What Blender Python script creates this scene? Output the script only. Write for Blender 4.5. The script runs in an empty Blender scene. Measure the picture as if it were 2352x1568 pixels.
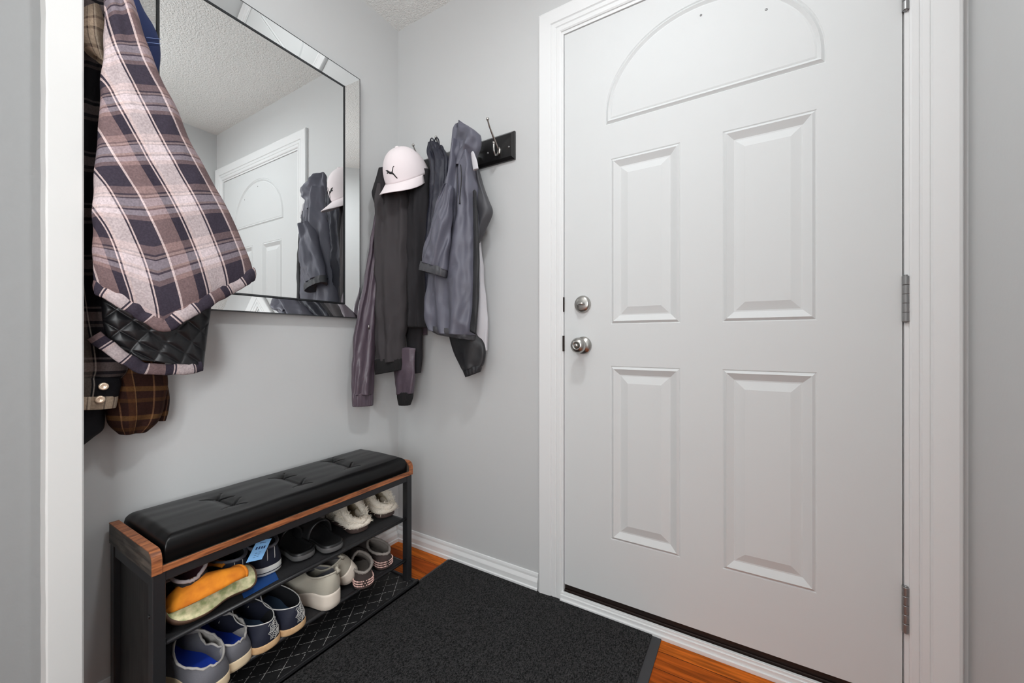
import bpy, bmesh, math, random
from mathutils import Vector, Matrix, noise
from mathutils.geometry import tessellate_polygon
from mathutils.bvhtree import BVHTree

random.seed(7)
SC = bpy.context.scene
COL = SC.collection
PI = math.pi

# ------------------------------------------------------------------ camera (surveyed from the room's own right angles)
CAM = Vector((1.4506, -1.343, 0.954))
FPX, CX, CY = 908.0, 1176.0, 782.0
RX, RY = 0.8556, 0.5176          # camera right in world (x, y)
GX, GY = -0.5176, 0.8556         # camera forward in world (x, y)

def _ray(px, py):
    a = (px - CX) / FPX
    return Vector((a * RX + GX, a * RY + GY, -(py - CY) / FPX))

def on_x(px, py, x):
    d = _ray(px, py); return CAM + d * ((x - CAM.x) / d.x)

def on_y(px, py, y):
    d = _ray(px, py); return CAM + d * ((y - CAM.y) / d.y)

def on_z(px, py, z):
    d = _ray(px, py); return CAM + d * ((z - CAM.z) / d.z)

# ------------------------------------------------------------------ materials
def lin(c):
    return tuple(((v / 255.0) / 12.92 if v / 255.0 <= 0.04045 else ((v / 255.0 + 0.055) / 1.055) ** 2.4) for v in c) + (1.0,)

def N(nt, kind, **kw):
    n = nt.nodes.new(kind)
    for k, v in kw.items():
        setattr(n, k, v)
    return n

def base_mat(name, rgb, rough=0.6, metal=0.0, spec=0.5):
    m = bpy.data.materials.new(name); m.use_nodes = True
    b = m.node_tree.nodes['Principled BSDF']
    b.inputs['Base Color'].default_value = lin(rgb)
    b.inputs['Roughness'].default_value = rough
    b.inputs['Metallic'].default_value = metal
    b.inputs['Specular IOR Level'].default_value = spec
    return m, m.node_tree, b

def add_bump(nt, b, scale, strength, dist=0.002, detail=3.0, coord='Object', stretch=None, voronoi=False):
    tc = N(nt, 'ShaderNodeTexCoord')
    src = tc.outputs[coord]
    if stretch:
        mp = N(nt, 'ShaderNodeMapping'); mp.inputs['Scale'].default_value = stretch
        nt.links.new(src, mp.inputs['Vector']); src = mp.outputs['Vector']
    if voronoi:
        n = N(nt, 'ShaderNodeTexVoronoi'); n.inputs['Scale'].default_value = scale; out = n.outputs['Distance']
    else:
        n = N(nt, 'ShaderNodeTexNoise'); n.inputs['Scale'].default_value = scale; n.inputs['Detail'].default_value = detail
        out = n.outputs['Fac']
    nt.links.new(src, n.inputs['Vector'])
    bp = N(nt, 'ShaderNodeBump'); bp.inputs['Strength'].default_value = strength; bp.inputs['Distance'].default_value = dist
    nt.links.new(out, bp.inputs['Height']); nt.links.new(bp.outputs['Normal'], b.inputs['Normal'])
    return out

def mottled(nt, b, c1, c2, scale, coord='Object', stretch=None, lo=0.35, hi=0.65, detail=4.0):
    tc = N(nt, 'ShaderNodeTexCoord'); src = tc.outputs[coord]
    if stretch:
        mp = N(nt, 'ShaderNodeMapping'); mp.inputs['Scale'].default_value = stretch
        nt.links.new(src, mp.inputs['Vector']); src = mp.outputs['Vector']
    n = N(nt, 'ShaderNodeTexNoise'); n.inputs['Scale'].default_value = scale; n.inputs['Detail'].default_value = detail
    nt.links.new(src, n.inputs['Vector'])
    r = N(nt, 'ShaderNodeValToRGB')
    r.color_ramp.elements[0].position = lo; r.color_ramp.elements[0].color = lin(c1)
    r.color_ramp.elements[1].position = hi; r.color_ramp.elements[1].color = lin(c2)
    nt.links.new(n.outputs['Fac'], r.inputs['Fac']); nt.links.new(r.outputs['Color'], b.inputs['Base Color'])
    return r

def M(name, rgb, rough=0.6, metal=0.0, bump=None, mott=None, spec=0.5):
    m, nt, b = base_mat(name, rgb, rough, metal, spec)
    if mott: mottled(nt, b, rgb, mott[0], mott[1], stretch=(mott[2] if len(mott) > 2 else None))
    if bump: add_bump(nt, b, *bump)
    return m

def ramp_constant(nt, fac, stops):
    r = N(nt, 'ShaderNodeValToRGB'); cr = r.color_ramp; cr.interpolation = 'CONSTANT'
    cr.elements[0].position = 0.0; cr.elements[0].color = lin(stops[0][1])
    cr.elements[1].position = stops[1][0]; cr.elements[1].color = lin(stops[1][1])
    for p, c in stops[2:]:
        e = cr.elements.new(p); e.color = lin(c)
    nt.links.new(fac, r.inputs['Fac'])
    return r.outputs['Color']

def plaid(name, warp, pu, weft, pv, wmix=0.42, rough=0.9, ou=0.0, ov=0.0):
    """woven check: warp stripes along UV.x (metres), weft stripes along UV.y (metres)"""
    m, nt, b = base_mat(name, (128, 128, 128), rough, 0, 0.15)
    uv = N(nt, 'ShaderNodeUVMap'); sp = N(nt, 'ShaderNodeSeparateXYZ'); nt.links.new(uv.outputs['UV'], sp.inputs[0])
    outs = []
    for o, per, off, st in ((sp.outputs['X'], pu, ou, warp), (sp.outputs['Y'], pv, ov, weft)):
        d = N(nt, 'ShaderNodeMath', operation='MULTIPLY_ADD'); d.inputs[1].default_value = 1.0 / per; d.inputs[2].default_value = off + 20.0
        nt.links.new(o, d.inputs[0])
        f = N(nt, 'ShaderNodeMath', operation='FRACT'); nt.links.new(d.outputs[0], f.inputs[0])
        outs.append(ramp_constant(nt, f.outputs[0], st))
    mx = N(nt, 'ShaderNodeMixRGB'); mx.inputs['Fac'].default_value = wmix
    nt.links.new(outs[0], mx.inputs[1]); nt.links.new(outs[1], mx.inputs[2])
    # woollen mottling of the yarn
    tc = N(nt, 'ShaderNodeTexCoord'); n = N(nt, 'ShaderNodeTexNoise'); n.inputs['Scale'].default_value = 260; n.inputs['Detail'].default_value = 2
    nt.links.new(tc.outputs['Object'], n.inputs['Vector'])
    mr = N(nt, 'ShaderNodeMapRange'); mr.inputs['From Min'].default_value = 0.3; mr.inputs['From Max'].default_value = 0.7
    mr.inputs['To Min'].default_value = 0.78; mr.inputs['To Max'].default_value = 1.12
    nt.links.new(n.outputs['Fac'], mr.inputs['Value'])
    mu = N(nt, 'ShaderNodeMixRGB', blend_type='MULTIPLY'); mu.inputs['Fac'].default_value = 1.0
    nt.links.new(mx.outputs[0], mu.inputs[1]); nt.links.new(mr.outputs[0], mu.inputs[2])
    nt.links.new(mu.outputs[0], b.inputs['Base Color'])
    bp = N(nt, 'ShaderNodeBump'); bp.inputs['Strength'].default_value = 0.25; bp.inputs['Distance'].default_value = 0.001
    nt.links.new(n.outputs['Fac'], bp.inputs['Height']); nt.links.new(bp.outputs['Normal'], b.inputs['Normal'])
    return m

MAT = {}
def setup_materials():
    g = MAT
    # room
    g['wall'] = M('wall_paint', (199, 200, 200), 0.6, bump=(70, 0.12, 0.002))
    g['wall_rough'] = M('wall_paint_rough', (140, 141, 141), 0.6, bump=(34, 0.28, 0.003))  # wall grey with lens vignetting and light falloff darkened into the colour
    g['white'] = M('white_gloss_paint', (228, 229, 229), 0.45, bump=(25, 0.05, 0.001))
    g['board'] = M('end_board_paint', (206, 206, 204), 0.5, bump=(25, 0.06, 0.001))  # same white as the casing, darkened to offset strong light on the board
    g['door'] = M('door_paint', (213, 215, 215), 0.7, bump=(120, 0.03, 0.001), spec=0.25)
    m, nt, b = base_mat('popcorn_ceiling', (236, 236, 233), 0.95)
    add_bump(nt, b, 140, 1.0, 0.007, 3.0); g['ceiling'] = m
    # wood floor: narrow boards along x
    m, nt, b = base_mat('oak_floor', (180, 105, 45), 0.5, 0, 0.10)
    tc = N(nt, 'ShaderNodeTexCoord')
    br = N(nt, 'ShaderNodeTexBrick'); br.offset = 0.37; br.inputs['Scale'].default_value = 1.0
    br.inputs['Brick Width'].default_value = 0.9; br.inputs['Row Height'].default_value = 0.07
    br.inputs['Mortar Size'].default_value = 0.0012
    br.inputs['Color1'].default_value = lin((204, 106, 30)); br.inputs['Color2'].default_value = lin((156, 68, 16)); br.inputs['Mortar'].default_value = lin((80, 38, 14))
    nt.links.new(tc.outputs['Object'], br.inputs['Vector'])
    mp = N(nt, 'ShaderNodeMapping'); mp.inputs['Scale'].default_value = (3.0, 45, 3); nt.links.new(tc.outputs['Object'], mp.inputs['Vector'])
    n = N(nt, 'ShaderNodeTexNoise'); n.inputs['Scale'].default_value = 2.2; n.inputs['Detail'].default_value = 6; n.inputs['Distortion'].default_value = 0.6
    nt.links.new(mp.outputs[0], n.inputs['Vector'])
    mr = N(nt, 'ShaderNodeMapRange'); mr.inputs['From Min'].default_value = 0.35; mr.inputs['From Max'].default_value = 0.65
    mr.inputs['To Min'].default_value = 0.55; mr.inputs['To Max'].default_value = 1.2
    nt.links.new(n.outputs['Fac'], mr.inputs['Value'])
    mu = N(nt, 'ShaderNodeMixRGB', blend_type='MULTIPLY'); mu.inputs['Fac'].default_value = 1
    nt.links.new(br.outputs['Color'], mu.inputs[1]); nt.links.new(mr.outputs[0], mu.inputs[2]); nt.links.new(mu.outputs[0], b.inputs['Base Color'])
    g['floor'] = m
    # mat
    m, nt, b = base_mat('mat_pile', (44, 44, 45), 0.95, 0, 0.1)
    mottled(nt, b, (19, 19, 20), (70, 69, 69), 330, stretch=(1.0, 0.6, 1.0), lo=0.35, hi=0.72)
    tc = N(nt, 'ShaderNodeTexCoord'); mp = N(nt, 'ShaderNodeMapping'); mp.inputs['Scale'].default_value = (1, 0.6, 1)
    n = N(nt, 'ShaderNodeTexNoise'); n.inputs['Scale'].default_value = 330; nt.links.new(tc.outputs['Object'], mp.inputs[0]); nt.links.new(mp.outputs[0], n.inputs['Vector'])
    bp = N(nt, 'ShaderNodeBump'); bp.inputs['Strength'].default_value = 0.9; bp.inputs['Distance'].default_value = 0.004
    nt.links.new(n.outputs['Fac'], bp.inputs['Height']); nt.links.new(bp.outputs[0], b.inputs['Normal'])
    g['mat'] = m
    g['rubber'] = M('mat_rubber', (58, 58, 60), 0.75, bump=(300, 0.2, 0.001))
    # metal / glass
    g['mirror'] = M('mirror_silver', (238, 240, 240), 0.0, 1.0)
    g['mirror_edge'] = M('mirror_edge', (70, 72, 74), 0.25, 0.8)
    g['nickel'] = M('satin_nickel', (176, 174, 170), 0.28, 1.0)
    g['hinge'] = M('hinge_steel', (150, 150, 150), 0.4, 0.8)
    g['bronze'] = M('dark_sill', (38, 26, 22), 0.45, 0.2)
    g['black_paint'] = M('black_lacquer', (24, 23, 24), 0.28)
    g['black_metal'] = M('black_steel', (40, 40, 42), 0.38, 0.2)
    # bench
    g['leather'] = M('black_leatherette', (12, 12, 13), 0.30, spec=0.32, bump=(420, 0.15, 0.0006))
    m, nt, b = base_mat('walnut_edge', (140, 80, 48), 0.45)
    mottled(nt, b, (104, 58, 34), (176, 108, 66), 14, stretch=(12, 1.2, 12)); g['walnut'] = m
    m, nt, b = base_mat('dark_wood', (70, 64, 58), 0.5)
    mottled(nt, b, (50, 45, 41), (88, 80, 72), 10, stretch=(1.5, 10, 14)); g['dark_wood'] = m
    m, nt, b = base_mat('black_panel', (32, 31, 31), 0.5)
    mottled(nt, b, (24, 23, 23), (46, 44, 43), 9, stretch=(14, 14, 1.2)); g['black_panel'] = m
    g['shelf'] = M('shelf_fabric', (34, 33, 35), 0.8, bump=(500, 0.3, 0.001))
    # stitched tray: diamonds of pale thread
    m, nt, b = base_mat('stitched_vinyl', (30, 30, 31), 0.5)
    tc = N(nt, 'ShaderNodeTexCoord'); sp = N(nt, 'ShaderNodeSeparateXYZ'); nt.links.new(tc.outputs['Object'], sp.inputs[0])
    lines = []
    for sgn, off in ((1, 0.449), (-1, 0.24)):
        a = N(nt, 'ShaderNodeMath', operation='MULTIPLY_ADD'); a.inputs[1].default_value = sgn * 19.5; a.inputs[2].default_value = off; nt.links.new(sp.outputs['X'], a.inputs[0])
        c = N(nt, 'ShaderNodeMath', operation='MULTIPLY_ADD'); c.inputs[1].default_value = 14.5; nt.links.new(sp.outputs['Y'], c.inputs[0]); nt.links.new(a.outputs[0], c.inputs[2])
        p = N(nt, 'ShaderNodeMath', operation='PINGPONG'); p.inputs[1].default_value = 0.5; nt.links.new(c.outputs[0], p.inputs[0])
        l = N(nt, 'ShaderNodeMath', operation='LESS_THAN'); l.inputs[1].default_value = 0.024; nt.links.new(p.outputs[0], l.inputs[0])
        lines.append(l)
    mxx = N(nt, 'ShaderNodeMath', operation='MAXIMUM'); nt.links.new(lines[0].outputs[0], mxx.inputs[0]); nt.links.new(lines[1].outputs[0], mxx.inputs[1])
    nz = N(nt, 'ShaderNodeTexNoise'); nz.inputs['Scale'].default_value = 130; nt.links.new(tc.outputs['Object'], nz.inputs['Vector'])
    gt = N(nt, 'ShaderNodeMath', operation='GREATER_THAN'); gt.inputs[1].default_value = 0.47; nt.links.new(nz.outputs['Fac'], gt.inputs[0])
    ml = N(nt, 'ShaderNodeMath', operation='MULTIPLY'); nt.links.new(mxx.outputs[0], ml.inputs[0]); nt.links.new(gt.outputs[0], ml.inputs[1])
    mx = N(nt, 'ShaderNodeMixRGB'); mx.inputs[1].default_value = lin((30, 30, 31)); mx.inputs[2].default_value = lin((150, 148, 145))
    nt.links.new(ml.outputs[0], mx.inputs[0]); nt.links.new(mx.outputs[0], b.inputs['Base Color']); g['tray'] = m
    # garments
    W, DK, BR, TP, PK, LV = (222, 206, 206), (58, 52, 62), (140, 116, 114), (168, 146, 142), (232, 210, 206), (176, 164, 172)
    warp = [(0.0, W), (0.225, DK), (0.25, PK), (0.27, DK), (0.285, (66, 60, 70)), (0.55, PK), (0.575, BR), (0.80, DK), (0.915, PK), (0.935, DK), (0.96, PK)]
    weft = [(0.0, (48, 42, 54)), (0.40, BR), (0.53, (60, 50, 58)), (0.56, TP), (0.60, (60, 50, 58)), (0.62, LV), (0.76, TP), (0.80, (74, 62, 70)), (0.83, LV), (0.92, BR)]
    g['plaid_main'] = plaid('lavender_plaid_flannel', warp, 0.150, weft, 0.108, 0.40, ou=0.735, ov=0.15)
    dw = [(0.0, (26, 24, 28)), (0.55, (150, 140, 130)), (0.58, (26, 24, 28)), (0.62, (120, 108, 98)), (0.86, (26, 24, 28)), (0.9, (190, 180, 170)), (0.93, (24, 22, 26))]
    dv = [(0.0, (20, 19, 23)), (0.52, (96, 88, 88)), (0.56, (24, 22, 26)), (0.62, (110, 98, 96)), (0.80, (40, 36, 40)), (0.86, (90, 80, 78)), (0.92, (24, 22, 26))]
    g['plaid_dark'] = plaid('black_plaid_flannel', dw, 0.17, dv, 0.12, 0.62, ou=0.3)
    tw = [(0.0, (160, 140, 120)), (0.5, (60, 46, 44)), (0.56, (176, 156, 134)), (0.85, (70, 52, 48)), (0.9, (200, 184, 164))]
    g['plaid_tan'] = plaid('tan_plaid_flannel', tw, 0.10, [(0.0, (150, 134, 118)), (0.5, (84, 68, 62)), (0.6, (170, 150, 130)), (0.9, (60, 46, 44))], 0.06, 0.5)
    bw = [(0.0, (48, 26, 20)), (0.42, (128, 92, 66)), (0.47, (44, 24, 20)), (0.7, (74, 44, 26)), (0.92, (130, 96, 64)), (0.95, (40, 24, 20))]
    bv = [(0.0, (40, 22, 18)), (0.38, (106, 76, 42)), (0.55, (46, 28, 24)), (0.8, (78, 52, 28)), (0.93, (36, 20, 18))]
    g['plaid_brown'] = plaid('brown_plaid_flannel', bw, 0.11, bv, 0.075, 0.5)
    g['quilt'] = M('black_quilted_satin', (22, 22, 25), 0.42)
    g['snap'] = M('pearl_snap', (230, 205, 180), 0.2, 0.4)
    g['navy_cloth'] = M('navy_cotton', (28, 42, 84), 0.85, bump=(300, 0.3, 0.001))
    g['stitch'] = M('pale_stitching', (120, 140, 190), 0.8)
    g['black_knit'] = M('black_cotton', (20, 21, 27), 0.9, bump=(200, 0.3, 0.001))
    g['grey_nylon'] = M('slate_grey_nylon', (92, 92, 104), 0.52, bump=(60, 0.25, 0.002))
    g['grey_nylon_dark'] = M('dark_grey_nylon', (66, 66, 70), 0.55, bump=(60, 0.3, 0.002))
    g['zip_black'] = M('black_zip_tape', (30, 30, 33), 0.6, bump=(220, 0.4, 0.001))
    g['lining_grey'] = M('pale_grey_lining', (196, 194, 198), 0.8)
    g['black_nylon'] = M('black_nylon', (30, 30, 33), 0.5, bump=(70, 0.3, 0.002))
    g['navy_nylon'] = M('navy_nylon', (34, 35, 48), 0.55, bump=(80, 0.3, 0.002))
    g['charcoal'] = M('charcoal_jersey', (58, 54, 56), 0.9, bump=(150, 0.2, 0.001))
    g['charcoal_dark'] = M('black_fleece', (34, 32, 35), 0.95, bump=(150, 0.3, 0.001))
    g['rib'] = M('black_rib_knit', (22, 21, 22), 0.95, bump=(300, 0.3, 0.001))
    g['plum'] = M('plum_grey_nylon', (82, 70, 80), 0.42, bump=(55, 0.35, 0.003))
    g['cap'] = M('white_cap_cotton', (236, 226, 228), 0.85, bump=(400, 0.15, 0.0006))
    g['emblem'] = M('black_embroidery', (24, 22, 24), 0.7)
    # shoes
    g['orange'] = M('orange_suede', (226, 138, 26), 0.85, mott=((196, 108, 14), 30))
    g['cream_insole'] = M('cream_insole', (222, 214, 172), 0.85, mott=((150, 160, 110), 60))
    g['brown_sole'] = M('brown_rubber', (86, 62, 46), 0.7)
    g['maroon'] = M('maroon_lining', (58, 24, 34), 0.85)
    g['dark_knit'] = M('black_knit_upper', (34, 33, 34), 0.9, bump=(260, 0.4, 0.001))
    g['grey_rib'] = M('grey_rib_collar', (172, 160, 160), 0.9, bump=(240, 0.4, 0.001, 2, 'Object', (1, 6, 1)))
    g['navy_shoe'] = M('navy_canvas', (22, 26, 44), 0.75, bump=(300, 0.3, 0.001))
    g['white_rubber'] = M('white_rubber', (226, 226, 222), 0.5)
    g['grey_binding'] = M('grey_binding', (96, 96, 104), 0.5)
    g['tag'] = M('pale_blue_card', (128, 180, 228), 0.6)
    g['tag_ink'] = M('navy_ink', (22, 46, 92), 0.7)
    g['blue_card'] = M('blue_card', (20, 72, 140), 0.7)
    g['slide'] = M('black_foam', (26, 26, 27), 0.45)
    g['slide_grey'] = M('dark_grey_foam', (92, 92, 92), 0.4)
    g['fleece'] = M('cream_fleece', (242, 233, 218), 1.0, bump=(180, 0.8, 0.004))
    g['fleece_tan'] = M('tan_fleece', (200, 188, 164), 1.0, bump=(180, 0.8, 0.004))
    g['slipper_sole'] = M('slipper_sole', (72, 56, 52), 0.8)
    g['blue_insole'] = M('blue_insole', (14, 58, 176), 0.7)
    g['grey_mesh'] = M('grey_mesh', (100, 100, 106), 0.85, bump=(350, 0.4, 0.001))
    g['grey_felt'] = M('pale_grey_felt', (168, 164, 160), 0.9, bump=(250, 0.4, 0.002))
    g['tan_sole'] = M('tan_sole', (218, 182, 138), 0.75, mott=((196, 158, 116), 50))
    g['cream_sole'] = M('cream_sole', (226, 204, 170), 0.65)
    g['steel_lining'] = M('steel_blue_lining', (92, 116, 146), 0.6)
    g['thread'] = M('pale_thread', (206, 204, 200), 0.8)
    g['stone'] = M('stone_grey_knit', (178, 172, 158), 0.9, bump=(320, 0.3, 0.001))
    g['stone_sole'] = M('warm_white_sole', (228, 216, 202), 0.6)
    g['slipper_brown'] = M('brown_knit', (62, 52, 50), 0.95, bump=(200, 0.5, 0.002))
    g['slipper_lining'] = M('grey_fleece_lining', (142, 134, 128), 0.95, bump=(160, 0.6, 0.003))
    g['bead'] = M('pink_beads', (226, 186, 176), 0.5)

setup_materials()

# ------------------------------------------------------------------ mesh builder
class MB:
    def __init__(self): self.v = []; self.f = []; self.uv = {}
    def add(self, verts, faces, uvs=None):
        o = len(self.v); self.v += [Vector(p) for p in verts]
        for i, f in enumerate(faces):
            if uvs: self.uv[len(self.f)] = [uvs[j] for j in f]
            self.f.append([o + j for j in f])
        return self
    def box(self, x0, x1, y0, y1, z0, z1):
        p = [(x0,y0,z0),(x1,y0,z0),(x1,y1,z0),(x0,y1,z0),(x0,y0,z1),(x1,y0,z1),(x1,y1,z1),(x0,y1,z1)]
        return self.add(p, [(0,3,2,1),(4,5,6,7),(0,1,5,4),(1,2,6,5),(2,3,7,6),(3,0,4,7)])
    def grid(self, rings, closed=True, cap0=False, cap1=False, uvs=None):
        n = len(rings[0]); vs = [p for r in rings for p in r]; fs = []
        us = None
        fuv = []
        m = n if closed else n - 1
        for i in range(len(rings) - 1):
            for j in range(m):
                k = (j + 1) % n
                fs.append((i*n+j, i*n+k, (i+1)*n+k, (i+1)*n+j))
                if uvs:
                    a, b = uvs[i], uvs[i+1]
                    ju = j + 1
                    fuv.append([a[j], a[ju], b[ju], b[j]])
        o = len(self.v); base = len(self.f)
        self.v += [Vector(p) for p in vs]
        for i, f in enumerate(fs):
            self.f.append([o + q for q in f])
            if uvs: self.uv[base + i] = fuv[i]
        if cap0: self.f.append([o + j for j in reversed(range(n))])
        if cap1: self.f.append([o + (len(rings)-1)*n + j for j in range(n)])
        return self
    def tube(self, path, r, seg=8, closed=False, flat=1.0, up=None):
        path = [Vector(p) for p in path]; rings = []; L = len(path)
        prev = None
        for i, p in enumerate(path):
            a = path[(i-1) % L] if (closed or i > 0) else p
            b = path[(i+1) % L] if (closed or i < L-1) else p
            t = (b - a).normalized()
            ref = Vector(up) if up else (prev if prev is not None else (Vector((0,0,1)) if abs(t.z) < .9 else Vector((1,0,0))))
            s = t.cross(ref)
            if s.length < 1e-5: s = t.cross(Vector((1,0.2,0)))
            s.normalize(); u = s.cross(t).normalized(); prev = u
            rr = r[i] if isinstance(r, (list, tuple)) else r
            rings.append([p + s*math.cos(q*2*PI/seg)*rr + u*math.sin(q*2*PI/seg)*rr*flat for q in range(seg)])
        if closed: rings.append(rings[0])
        return self.grid(rings, True, not closed, not closed)
    def lathe(self, prof, origin, axis, seg=24):
        """prof: (radius, height) along axis"""
        ax = Vector(axis).normalized(); s = ax.orthogonal().normalized(); u = ax.cross(s); o = Vector(origin)
        rings = [[o + ax*h + (s*math.cos(q*2*PI/seg) + u*math.sin(q*2*PI/seg))*max(r, 1e-5) for q in range(seg)] for r, h in prof]
        return self.grid(rings, True, True, True)
    def sphere(self, c, r, seg=12, rings=8, sc=(1,1,1)):
        c = Vector(c)
        rs = [[c + Vector((math.cos(q*2*PI/seg)*math.sin(PI*i/rings)*r*sc[0], math.sin(q*2*PI/seg)*math.sin(PI*i/rings)*r*sc[1], -math.cos(PI*i/rings)*r*sc[2])) for q in range(seg)] for i in range(rings+1)]
        return self.grid(rs)
    def build(self, name, mat, parent=None, smooth=True, bevel=0.0, sub=0, weld=True, solid=0.0):
        me = bpy.data.meshes.new(name); me.from_pydata([tuple(p) for p in self.v], [], self.f)
        if self.uv:
            l = me.uv_layers.new(name='UVMap')
            for fi, poly in enumerate(me.polygons):
                if fi in self.uv:
                    for li, q in zip(poly.loop_indices, self.uv[fi]): l.data[li].uv = q
        me.validate()
        bm = bmesh.new(); bm.from_mesh(me)
        if weld: bmesh.ops.remove_doubles(bm, verts=bm.verts, dist=1e-6)
        bmesh.ops.recalc_face_normals(bm, faces=bm.faces)
        bm.to_mesh(me); bm.free()
        o = bpy.data.objects.new(name, me); COL.objects.link(o)
        me.materials.append(MAT[mat] if isinstance(mat, str) else mat)
        if smooth: me.polygons.foreach_set('use_smooth', [True]*len(me.polygons))
        if bevel:
            b = o.modifiers.new('bevel', 'BEVEL'); b.width = bevel; b.segments = 3; b.limit_method = 'ANGLE'; b.angle_limit = math.radians(40)
            if smooth: b.harden_normals = False
        if solid:
            b = o.modifiers.new('solid', 'SOLIDIFY'); b.thickness = solid; b.offset = 0
        if sub:
            b = o.modifiers.new('sub', 'SUBSURF'); b.levels = sub; b.render_levels = sub
        if parent is not None: o.parent = parent
        return o

def tag(o, label, cat=None, group=None, kind=None):
    if label: o['label'] = label
    if cat: o['category'] = cat
    if group: o['group'] = group
    if kind: o['kind'] = kind
    return o

def thing(name, label, cat, loc=(0,0,0), rot=(0,0,0), group=None):
    o = bpy.data.objects.new(name, None); COL.objects.link(o); o.location = loc; o.rotation_euler = rot
    o.empty_display_size = 0.05
    return tag(o, label, cat, group)

def struct(o, label, cat):
    return tag(o, label, cat, None, 'structure')

def cr(p, t):
    """catmull-rom through a list (floats or vectors), t in 0..1"""
    n = len(p) - 1; x = min(max(t, 0), 1) * n; i = min(int(x), n - 1); f = x - i
    a, b, c, d = p[max(i-1, 0)], p[i], p[i+1], p[min(i+2, n)]
    return 0.5 * ((2*b) + (c - a)*f + (2*a - 5*b + 4*c - d)*f*f + (3*b - a - 3*c + d)*f*f*f)

# ------------------------------------------------------------------ the room shell
RW = 1.885           # right wall
CEIL = 2.44
DX0, DX1 = 0.864, 1.772   # door leaf
RET = -1.0904        # face of the stub wall the coats hang beside
YB = -3.2

struct(MB().box(-0.15, 2.05, YB-0.1, 0.15, -0.1, 0).build('floor', 'floor', smooth=False), 'orange brown oak strip floor under the mat', 'floor')
struct(MB().box(-0.15, 2.05, YB-0.1, 0.15, CEIL, CEIL+0.1).build('ceiling', 'ceiling', smooth=False), 'off white popcorn textured ceiling', 'ceiling')
struct(MB().box(-0.1, 0, RET, 0.1, 0, CEIL).build('wall_left', 'wall', smooth=False), 'grey painted wall behind the bench and mirror', 'wall')
struct(MB().box(0, 0.852, 0, 0.1, 0, CEIL).box(1.784, RW, 0, 0.1, 0, CEIL).box(0.852, 1.784, 0, 0.1, 2.088, CEIL)
       .build('wall_back', 'wall', smooth=False), 'grey painted wall around the white door', 'wall')
struct(MB().box(RW, RW+0.1, YB, 0.1, 0, CEIL).build('wall_right', 'wall', smooth=False), 'grey painted wall to the right of the door', 'wall')
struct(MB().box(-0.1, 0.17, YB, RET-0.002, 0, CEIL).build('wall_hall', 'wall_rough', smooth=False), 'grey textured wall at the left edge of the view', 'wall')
struct(MB().box(-0.1, RW, YB-0.1, YB, 0, CEIL).build('wall_front', 'wall', smooth=False), 'grey painted wall closing the hall', 'wall')

# white end board of the stub wall, with lumpy paint along its left edge
pts = []
nz_ = 60
e0 = on_x(105, 784, 0.215).y; e1 = on_x(193, 784, 0.215).y
bm_ = MB()
rings = []
for i in range(nz_ + 1):
    z = CEIL * i / nz_
    w = 0.0012 * noise.noise(Vector((0, 3.1, z*9))) + 0.0010 * noise.noise(Vector((5, 1.1, z*31)))
    rings.append([(0.16, e0 + w, z), (0.213, e0 + w, z), (0.215, e0 + 0.003 + w*0.4, z), (0.215, e1 - 0.003, z), (0.213, e1, z), (0.10, e1, z), (0.10, e0 + 0.02, z)])
bm_.grid(rings, True, True, True)
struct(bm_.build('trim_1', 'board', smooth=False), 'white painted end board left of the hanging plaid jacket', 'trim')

# baseboards
def baseboard(name, a, b, out, label, x_trim=0):
    prof = [(0, 0), (0.016, 0), (0.016, 0.014), (0.012, 0.017), (0.012, 0.036), (0.0105, 0.040), (0.006, 0.050), (0.006, 0.058), (0.004, 0.066), (0, 0.067)]
    a, b, out = Vector(a), Vector(b), Vector(out)
    rings = [[p + out*d + Vector((0, 0, z)) for d, z in prof] for p in (a, b)]
    return struct(MB().grid(rings, True, True, True).build(name, 'white', smooth=False, weld=False), label, 'baseboard')
baseboard('baseboard_back', (0.0, 0, 0), (0.757, 0, 0), (0, -1, 0), 'white moulded baseboard under the coat rack')
baseboard('baseboard_left', (0, RET, 0), (0, -0.016, 0), (1, 0, 0), 'white moulded baseboard behind the bench')
baseboard('baseboard_right', (RW, YB, 0), (RW, -0.02, 0), (-1, 0, 0), 'white moulded baseboard right of the door')
baseboard('baseboard_hall', (0.17, YB, 0), (0.17, RET-0.075, 0), (1, 0, 0), 'white moulded baseboard of the near left wall')

# door casing: profile swept round the opening with mitred corners
prof = [(0, 0), (0.0, 0.008), (0.004, 0.011), (0.016, 0.011), (0.019, 0.008), (0.022, 0.012), (0.034, 0.013), (0.037, 0.010), (0.040, 0.015), (0.082, 0.018), (0.088, 0.016), (0.091, 0.012), (0.091, 0)]
def casing(name, p0, p1, inn, m0, m1, label):
    """p0->p1 inner edge; inn = outward-from-opening dir; m0/m1 = how far each end shifts per unit of width (mitre)"""
    p0, p1, inn = Vector(p0), Vector(p1), Vector(inn); d = (p1 - p0).normalized()
    r = [[p + inn*w + d*(w*m) + Vector((0, -h, 0)) for w, h in prof] for p, m in ((p0, m0), (p1, m1))]
    return struct(MB().grid(r, True, True, True).build(name, 'white', smooth=False, weld=False), label, 'door casing')
ZT = 2.088
casing('trim_2', (0.853, 0, 0), (0.853, 0, ZT), (-1, 0, 0), 0, 1, 'white moulded casing upright on the knob side of the door')
casing('trim_3', (1.783, 0, 0), (1.783, 0, ZT), (1, 0, 0), 0, 1, 'white moulded casing upright on the hinge side of the door')
casing('trim_4', (0.853, 0, ZT), (1.783, 0, ZT), (0, 0, 1), -1, 1, 'white moulded head casing above the door')
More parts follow.
